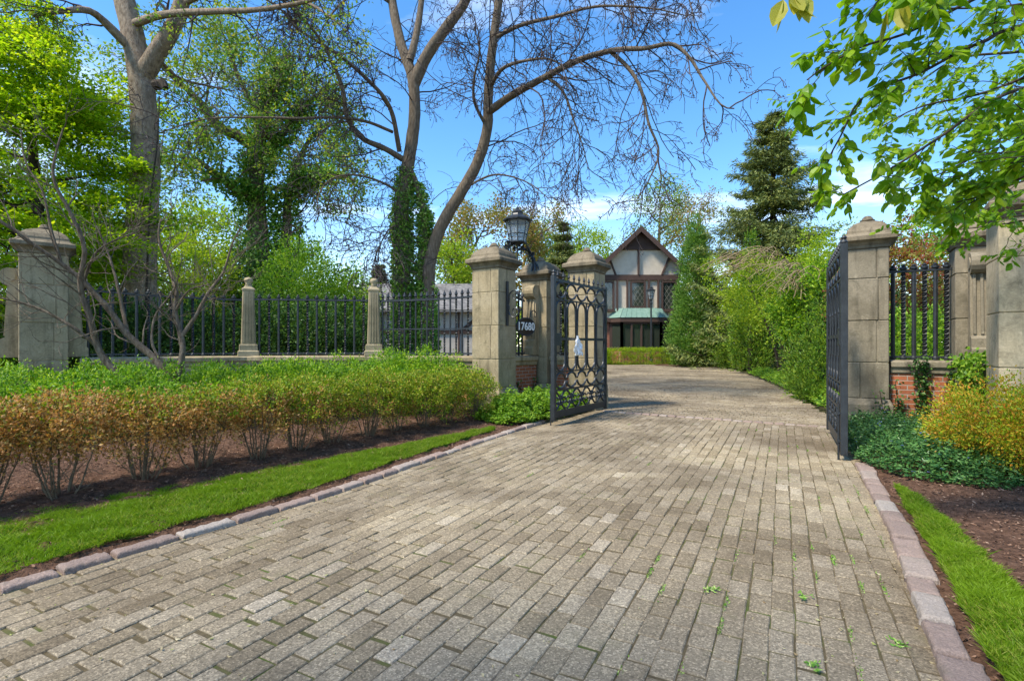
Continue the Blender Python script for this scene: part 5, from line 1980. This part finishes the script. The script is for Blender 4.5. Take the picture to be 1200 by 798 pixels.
# shaggy yellow-green bank overhanging the court, with dry arching shoots
bk = [('weeping_shrub', 'shaggy yellow-green shrub arching over the court with dry straw shoots', 10.0, 18.6, 2.3, 2.0, 4.7, 'yellowgreen'),
      ('weeping_shrub', 'lighter overhanging shrub nearest the edge-on gate leaf', 8.6, 14.6, 1.3, 1.3, 3.5, 'yew'),
      ('weeping_shrub', 'round yellow-green shrub on top of the bank right of the spruce', 11.4, 18.6, 1.7, 1.5, 5.3, 'yellowgreen')]
for name, lab, x, y, rx, ry, h, mat in bk:
    o = np.array([x, y, -.05])
    t = thing(name, lab, 'shrub', o, 0, 'shaggy shrubs on the bank')
    C, N = shell(330, o + np.array([0, 0, h * .66]), (rx, ry, h * .36), (.6, 1.05), -.75, .32, int(x * 7))
    f = MB()
    puff(f, C, N * .6 + np.array([-.3, -.2, -.25]), .24 * rng.uniform(.6, 1.4, len(C)), 44, .095, .5, .3, .6)
    f.build('crown', LM[mat], t, False, o)
    st_ = MB()
    for k in range(9):
        a = rng.uniform(0, 6.28)
        st_.tube(smooth3([o + [rng.normal(0, .2), rng.normal(0, .2), 0], o + [math.cos(a) * rx * .25, math.sin(a) * ry * .25, h * .35], o + [math.cos(a) * rx * .6, math.sin(a) * ry * .6, h * .75]], .2), .03, 5)
    st_.build('stems', M['bark_dark'], t, False, o)
    dr = MB()
    if 'round' not in lab:
        for k in range(34):
            a = rng.normal(3.6, .8)
            r = rng.uniform(.2, .7)
            p = o + np.array([math.cos(a) * rx * r, math.sin(a) * ry * r, h * rng.uniform(.80, 1.0)])
            e = np.array([-rng.uniform(.5, 1.7), -rng.uniform(.2, 1.2), -rng.uniform(.05, .5)]) * rx * .55
            pts = smooth3([p, p + e * .35 + [0, 0, .28], p + e * .75 + [0, 0, .18], p + e], .12)
            dr.tube(pts, np.linspace(.016, .006, len(pts)), 4)
            sprout(dr, pts, .010, 3, .45, 0, [], (-.1, 0, -.15), .2, 3, .005)
        dr.build('dry_shoots', M['twig_straw'], t, False, o)
arch = [(9.6, 13.4), (11, 16), (12.5, 19.5), (13.6, 24), (14.6, 30)]
for k, (x, y) in enumerate(arch):
    shrub('laurel_bush', 'dark evergreen bush deep in the right bank, %s from the gate' % ORD[k], 'shrub', (x, y, -.05), 1.4, 1.4, 3.0 + .25 * k, .11, 'hedge_dark', 170, 34, 'dark bushes on the right bank', .0, .55, .34, 'bark_dark', 6, .3, .2, .02, fill=.4)

# clipped hedge before the house
t = thing('clipped_hedge', 'low clipped yellow-green hedge in front of the house bay window', 'hedge', (8.65, 34.0, -.02))
f = MB()
n = 1500
C, N = shell(n, (0, 0, .55), (2.6, .55, .52), (.86, 1.0), -.95, .03, 9, 7.0)
puff(f, C, N + np.array([0, 0, .4]), .10, 22, .055, .6, .5, .7)
f.build('foliage', LM['yellowgreen'], t)
s_ = MB()
for k in range(24):
    x = -2.45 + k * .21
    s_.tube([(x, 0, -.03), (x + .03, .05, .4), (x - .03, 0, .8)], [.02, .015, .01], 5)
s_.build('stems', M['bark_dark'], t)
a = np.linspace(0, 6.28, 24, endpoint=False)
tag(sheet(np.stack([11.6 + 2.6 * np.cos(a), 32.2 + 1.9 * np.sin(a)], 1), .03, 'tree_bed', M['mulch'], .2), kind='structure')

# red-leaved maple behind the right railing, green filler under it
t_o = np.array([8.4, 11.4, -.08])
t = tree_thing('red_maple', 'red and green leaved maple seen over the right railing', t_o)
m, br, tips = MB(), MB(), []
b = limb(m, [t_o, t_o + [.05, 0, 1.2], t_o + [0, .1, 2.6], t_o + [.1, 0, 3.6]], .10, .03, 8, .2)
sprout(br, b, .05, 12, 1.2, 1, tips, (0, 0, .1), .2, 5, .008, (40, 80), .3)
m.build('trunk', M['bark_dark'], t, True, t_o)
br.build('branches', M['bark_dark'], t, False, t_o)
f = MB()
C, N = shell(230, t_o + np.array([0, 0, 2.75]), (1.35, 1.2, 1.25), (.55, 1.02), -.9, .2, 3)
puff(f, C, N * .6 + np.array([0, 0, -.1]), .22, 46, .075, .6, .9, .6, .6)
f.build('crown', LM['redmaple'], t, False, t_o)
for k, (x, y, h, mat, lab) in enumerate([(7.6, 9.6, 2.0, 'lush', 'green leafy bush seen through the right railing'), (9.0, 9.3, 2.3, 'hedge_dark', 'dark green bush behind the scroll-bracketed right pier'), (10.6, 9.0, 3.0, 'lush', 'tall green bush behind the pier at the right edge')]):
    shrub('garden_bush', lab, 'shrub', (x, y, -.05), 1.0, .9, h, .075, mat, 190, 36, 'bushes behind the right railing', .0, .55, .24, 'bark_dark', 6, .3, .2, .02, fill=.4)


# ------------------------------------------------------------------ ground cover, ivy, golden shrub
def cover(poly, name, label, h, n, leaf, mat, zb=.03, extra=None):
    lo, hi = poly.min(0), poly.max(0)
    p = rng.uniform(lo, hi, (n * 2, 2))
    p = p[inside(p, poly)][:n]
    # height falls to the rim
    dd = np.full(len(p), 9.0)
    for i in range(len(poly)):
        a, b = poly[i], poly[(i + 1) % len(poly)]
        tt = np.clip(((p - a) @ (b - a)) / ((b - a) @ (b - a)), 0, 1)
        dd = np.minimum(dd, np.linalg.norm(p - (a + tt[:, None] * (b - a)), axis=1))
    H = h * np.clip(dd / .28, .12, 1) ** .6 * (1 + .32 * vnoise(p[:, 0], p[:, 1], .38, 21) + .18 * vnoise(p[:, 0], p[:, 1], .15, 22))
    z = zb + H * rng.beta(2.2, 1.0, len(p))
    a = rng.uniform(0, 6.28, len(p))
    A = np.stack([np.cos(a), np.sin(a), rng.uniform(-.3, .5, len(p))], 1)
    m = MB()
    m.leaves(np.stack([p[:, 0] + .02 * np.cos(a * 3), p[:, 1], z], 1), A, leaf, .5, .9, .3)
    o = m.build(name, LM[mat])
    tag(o, label, 'ground cover', kind='stuff')
    return p, z, H


VP = np.array([(3.66, 5.42), (3.60, 4.86), (3.72, 4.50), (4.0, 4.28), (4.45, 4.3), (5.3, 5.0), (5.75, 5.6), (6.2, 6.9), (5.5, 7.5), (4.9, 7.7), (4.55, 7.2), (4.05, 6.2)])
p, z, H = cover(VP, 'periwinkle', 'dark green periwinkle with blue flowers below the right pier', .25, 30000, .042, 'vinca')
k = rng.choice(len(p), 70)
m = MB()
for i in k:
    a = np.arange(5) * 1.257 + rng.uniform(0, 6)
    m.leaves(np.tile([p[i, 0], p[i, 1], .05 + H[i] * .95], (5, 1)), np.stack([np.cos(a), np.sin(a), 0 * a + .15], 1), .017, .8, 1.2, .1)
tag(m.build('periwinkle_flowers', LM['flower']), 'small blue flowers scattered through the periwinkle', 'flowers', kind='stuff')
VL = np.array([(-.62, 8.35), (-.18, 7.85), (.22, 8.0), (.52, 8.4), (.82, 8.75), (1.22, 9.3), (1.6, 9.9), (1.1, 10.3), (.5, 10.3), (.1, 9.6), (-.35, 9.2)])
cover(VL, 'pachysandra', 'leafy green ground cover at the foot of the left brick wall', .33, 21000, .06, 'lush')
cover(np.array([(6.0, 10.0), (7.2, 12.9), (9.3, 19), (10.4, 22.6), (11.2, 22.2), (10.2, 19), (8.2, 13), (6.9, 10.2)]), 'court_edge_cover', 'green ground cover along the right edge of the court', .28, 16000, .085, 'lush')


def ivy_on(name, label, paths, width, step, leaf, mat='ivy', nper=8, spread=.02, zd=-.6):
    """Ivy climbing a face: paths are lists of points, nv the face normal."""
    o = np.asarray(paths[0][0][0], float)
    t = thing(name, label, 'ivy', o)
    f, s = MB(), MB()
    for pts, nv, w in paths:
        q = smooth3(pts, step)
        s.tube(q, .006, 4)
        nv = np.asarray(nv, float)
        side = unit(np.cross(nv, [0, 0, 1.0]))
        n = len(q) * nper
        C = np.repeat(q, nper, 0)
        C = C + side * rng.normal(0, w, n)[:, None] + np.array([0, 0, 1.0]) * rng.normal(0, w * .6, n)[:, None] + nv * rng.uniform(.012, .012 + spread * 2.5, n)[:, None]
        A = nv * .45 + np.array([0, 0, zd]) + side * rng.normal(0, .7, n)[:, None]
        f.leaves(C, A, leaf, .8, .0, .35, .1)
    f.build('leaves', LM[mat], t, False, o)
    s.build('stems', M['bark_dark'], t, False, o)


nR = np.array([-UH[0], -UH[1], 0])
dv = unit(R2 - R1)


def on_wall(s, z, off=.15):
    q = R1 + dv * s
    n_ = np.array([dv[1], -dv[0]])
    if n_ @ np.array([0, -1.0]) < 0:
        n_ = -n_
    return np.array([q[0] + n_[0] * off, q[1] + n_[1] * off, z]), np.array([n_[0], n_[1], 0])


nw = on_wall(0, 0)[1]
paths = []
for s0, s1, zt, w in ((.30, .36, .50, .04), (.60, .58, 1.10, .045), (.66, .64, 1.06, .04), (.92, .97, .98, .05), (1.04, 1.02, 1.12, .05)):
    paths.append(([on_wall(s0, .1)[0], on_wall((s0 + s1) / 2 + .02, zt * .5)[0], on_wall(s1, min(zt, .84))[0]] + ([on_wall(s1, zt, .22)[0]] if zt > .9 else []), nw, w))
ivy_on('climbing_ivy', 'dark ivy climbing the brick wall between the two shade-toned piers', paths, .05, .04, .05)
paths = []
pf = R1 - UH * .31 + VH * .15
for dx, zt in ((.0, .62), (.10, .42), (.18, .75)):
    b = pf + VH * dx
    paths.append(([(b[0], b[1], .05), (b[0] + .02, b[1], zt * .5), (b[0] - .02, b[1] , zt)], nR, .04))
ivy_on('climbing_ivy', 'small sprigs of ivy on the plinth of the right gate pier', paths, .04, .05, .045, nper=4)
paths = []
d3 = unit(R2 - R3)
n3 = np.array([-d3[1], d3[0]])
if n3 @ np.array([-1.0, 0]) < 0:
    n3 = -n3
for s, zt in ((.35, 1.1), (.5, 1.12), (.62, 1.05), (.75, 1.12), (.9, 1.1), (1.05, 1.1)):
    b = R3 + d3 * s + n3 * .17
    e = R3 + d3 * s
    paths.append(([(b[0], b[1], .1), (b[0], b[1], .6), (b[0] + n3[0] * .06, b[1] + n3[1] * .06, zt - .1), (e[0], e[1], zt + .02)], (n3[0], n3[1], 0), .09))
ivy_on('climbing_ivy', 'thick mixed ivy heaped over the return wall at the right edge', paths, .08, .05, .06, 'lush', 10, .05)
dv2 = unit(P2 - P1)
n2 = np.array([dv2[1], -dv2[0]])
paths = []
for s, zt in ((.5, .55), (.8, .4), (1.05, .62)):
    b = P1 + dv2 * s + n2 * .15
    paths.append(([(b[0], b[1], .05), (b[0], b[1], zt * .6), (b[0] + .03, b[1] + .03, zt)], (n2[0], n2[1], 0), .05))
ivy_on('climbing_ivy', 'sparse ivy at the foot of the left brick wall under the sign', paths, .05, .05, .05, nper=5)

shrub('golden_spirea', 'golden-orange leafed shrub on the bed at the right edge', 'shrub', (4.78, 4.78, .02), .74, .70, .79, .034, 'spirea', 330, 60, 'spireas by the right pier', .05, .5, .12, 'twig', 9, .6, .16, .008, zmin=-.95)
shrub('golden_spirea', 'greener shrub tucked behind the golden one at the right edge', 'shrub', (5.55, 5.0, .02), .6, .5, .86, .036, 'yellowgreen', 220, 50, 'spireas by the right pier', .05, .5, .12, 'twig', 7, .6, .16, .008)

# ------------------------------------------------------------------ the leafy branch hanging in from the upper right
o = np.array([6.6, 2.6, -.08])
t = tree_thing('overhanging_tree', 'broad-leaved branch reaching down into the upper right corner', o)
m, tw, keep, tips = MB(), MB(), [], []
trunk = limb(m, [o, o + [-.05, 0, 1.6], o + [-.2, .1, 3.2], o + [-.35, .1, 5.4]], .16, .09, 12, .2)
LB = [
    ([(1260, -60, 3.0), (1150, -5, 3.0), (1065, 38, 2.9), (1010, 55, 2.8), (968, 78, 2.8), (940, 98, 2.8)], 17, .085),
    ([(1260, 20, 3.2), (1150, 50, 3.1), (1080, 85, 3.0), (1013, 113, 2.9), (985, 160, 2.9), (962, 203, 2.9)], 17, .08),
    ([(1280, 90, 3.6), (1180, 110, 3.5), (1100, 162, 3.4), (1040, 200, 3.3), (985, 230, 3.2)], 18, .085),
    ([(1290, 130, 3.0), (1200, 165, 3.2), (1130, 205, 3.4), (1085, 228, 3.5)], 17, .085),
    ([(1290, 170, 2.6), (1215, 200, 2.8), (1155, 228, 3.0), (1110, 240, 3.1)], 15, .08),
    ([(1280, 40, 4.5), (1200, 60, 4.8), (1120, 70, 5), (1060, 110, 5), (1020, 128, 5)], 14, .075),
    ([(1280, 150, 5), (1200, 150, 5), (1130, 190, 5.2), (1070, 220, 5.4), (1050, 240, 5.4)], 14, .08),
    ([(1290, -20, 4.4), (1200, 5, 4.6), (1110, 10, 4.8), (1050, 0, 5)], 14, .08),
    ([(1290, 100, 4.2), (1215, 120, 4.2), (1165, 150, 4.3), (1120, 140, 4.5)], 14, .08),
    ([(1300, 200, 4.4), (1230, 205, 4.5), (1170, 222, 4.6), (1110, 246, 4.6)], 14, .08),
    ([(1300, 250, 4.7), (1240, 252, 4.8), (1180, 262, 4.9), (1105, 272, 5.0)], 14, .08),
    ([(1300, 60, 3.8), (1230, 80, 3.8), (1150, 110, 3.9), (1080, 125, 3.9), (1030, 150, 3.9)], 18, .08),
    ([(1270, -110, 2.6), (1180, -70, 2.6), (1100, -40, 2.6), (1040, -10, 2.6), (1010, 30, 2.6)], 15, .085),
]
f = MB()
for pts, n, lf in LB:
    w = [P(*q) for q in pts]
    start = trunk[int(len(trunk) * min(.95, max(.3, (w[0][2] + .2) / 5.4)))]
    b = limb(m, [start] + w, .03, .004, 6, .08, .05)
    k0 = np.linalg.norm(b - w[0], axis=1).argmin()
    kp = []
    sprout(tw, b[k0:], .009, n, .36 if w[0][1] < 4 else .5, 1, tips, (-.08, .05, -.02), .16, 4, .0018, (30, 65), .05, kp, 3)
    for q in kp:
        mm = len(q)
        s_ = np.linspace(.22, 1, 5 + int(rng.integers(0, 3)))
        C = np.stack([np.interp(s_ * (mm - 1), np.arange(mm), q[:, c]) for c in range(3)], 1)
        tg = unit(q[-1] - q[0])
        sd = unit(np.cross(tg, [0, 0, 1.0]))
        A = tg * .6 + sd * np.where(np.arange(len(s_)) % 2, 1, -1)[:, None] * .9 + np.array([0, 0, -.35])
        f.leaves(C, A, lf * rng.uniform(.5, 1.12), .60, 1.0, .28, .10, True)
m.build('trunk', M['bark_dark'], t, True, o)
tw.build('twigs', M['bark_dark'], t, False, o)
f.build('crown', LM['near'], t, False, o)
# yellow young leaves hanging at the top edge
yl = MB()
for c, d in ((P(930, -4, 2.3), 3), (P(918, 0, 2.32), 2), (P(941, -8, 2.28), 2), (P(1040, 12, 2.6), 2), (P(1052, 5, 2.6), 2)):
    yl.leaves(np.tile(c, (d, 1)), np.tile([-.1, 0, -1.0], (d, 1)), .15, .45, .2, .22, .08, True)
bt = MB()
limb(bt, [P(1040, -10, 2.6), P(990, -30, 2.45), P(950, -25, 2.35), P(930, 3, 2.3)], .005, .002, 5, .05)
bt.build('twigs', M['bark_dark'], t, False, o)
yl.build('young_leaves', LM['bud'], t, False, o)

# ------------------------------------------------------------------ unseen tree added by the drive mouth for thin shade on the near paving
o = np.array([-5.6, -2.6, -.08])
t = tree_thing('added_shade_tree', 'unseen young tree added beside the mouth of the driveway to shade the near paving', o)
m, br, f, tips = MB(), MB(), MB(), []
b = limb(m, [o, o + [.1, .1, 2.4], o + [.5, .5, 4.4], o + [1.1, .9, 6.2], o + [1.4, 1.1, 7.8]], .15, .04, 10, .25)
sprout(br, b, .07, 15, 2.3, 1, tips, (0, 0, .1), .18, 5, .01, (40, 75), .45, nsub=5)
m.build('trunk', M['bark'], t, True, o)
br.build('branches', M['bark'], t, False, o)
C, N = shell(150, o + np.array([1.3, 1.0, 6.9]), (2.7, 2.3, 1.7), (.35, 1.0), -.9, .3, 5)
puff(f, C, N, .42, 24, .11, .6, .6, .7)
f.build('crown', LM['lush'], t, False, o)
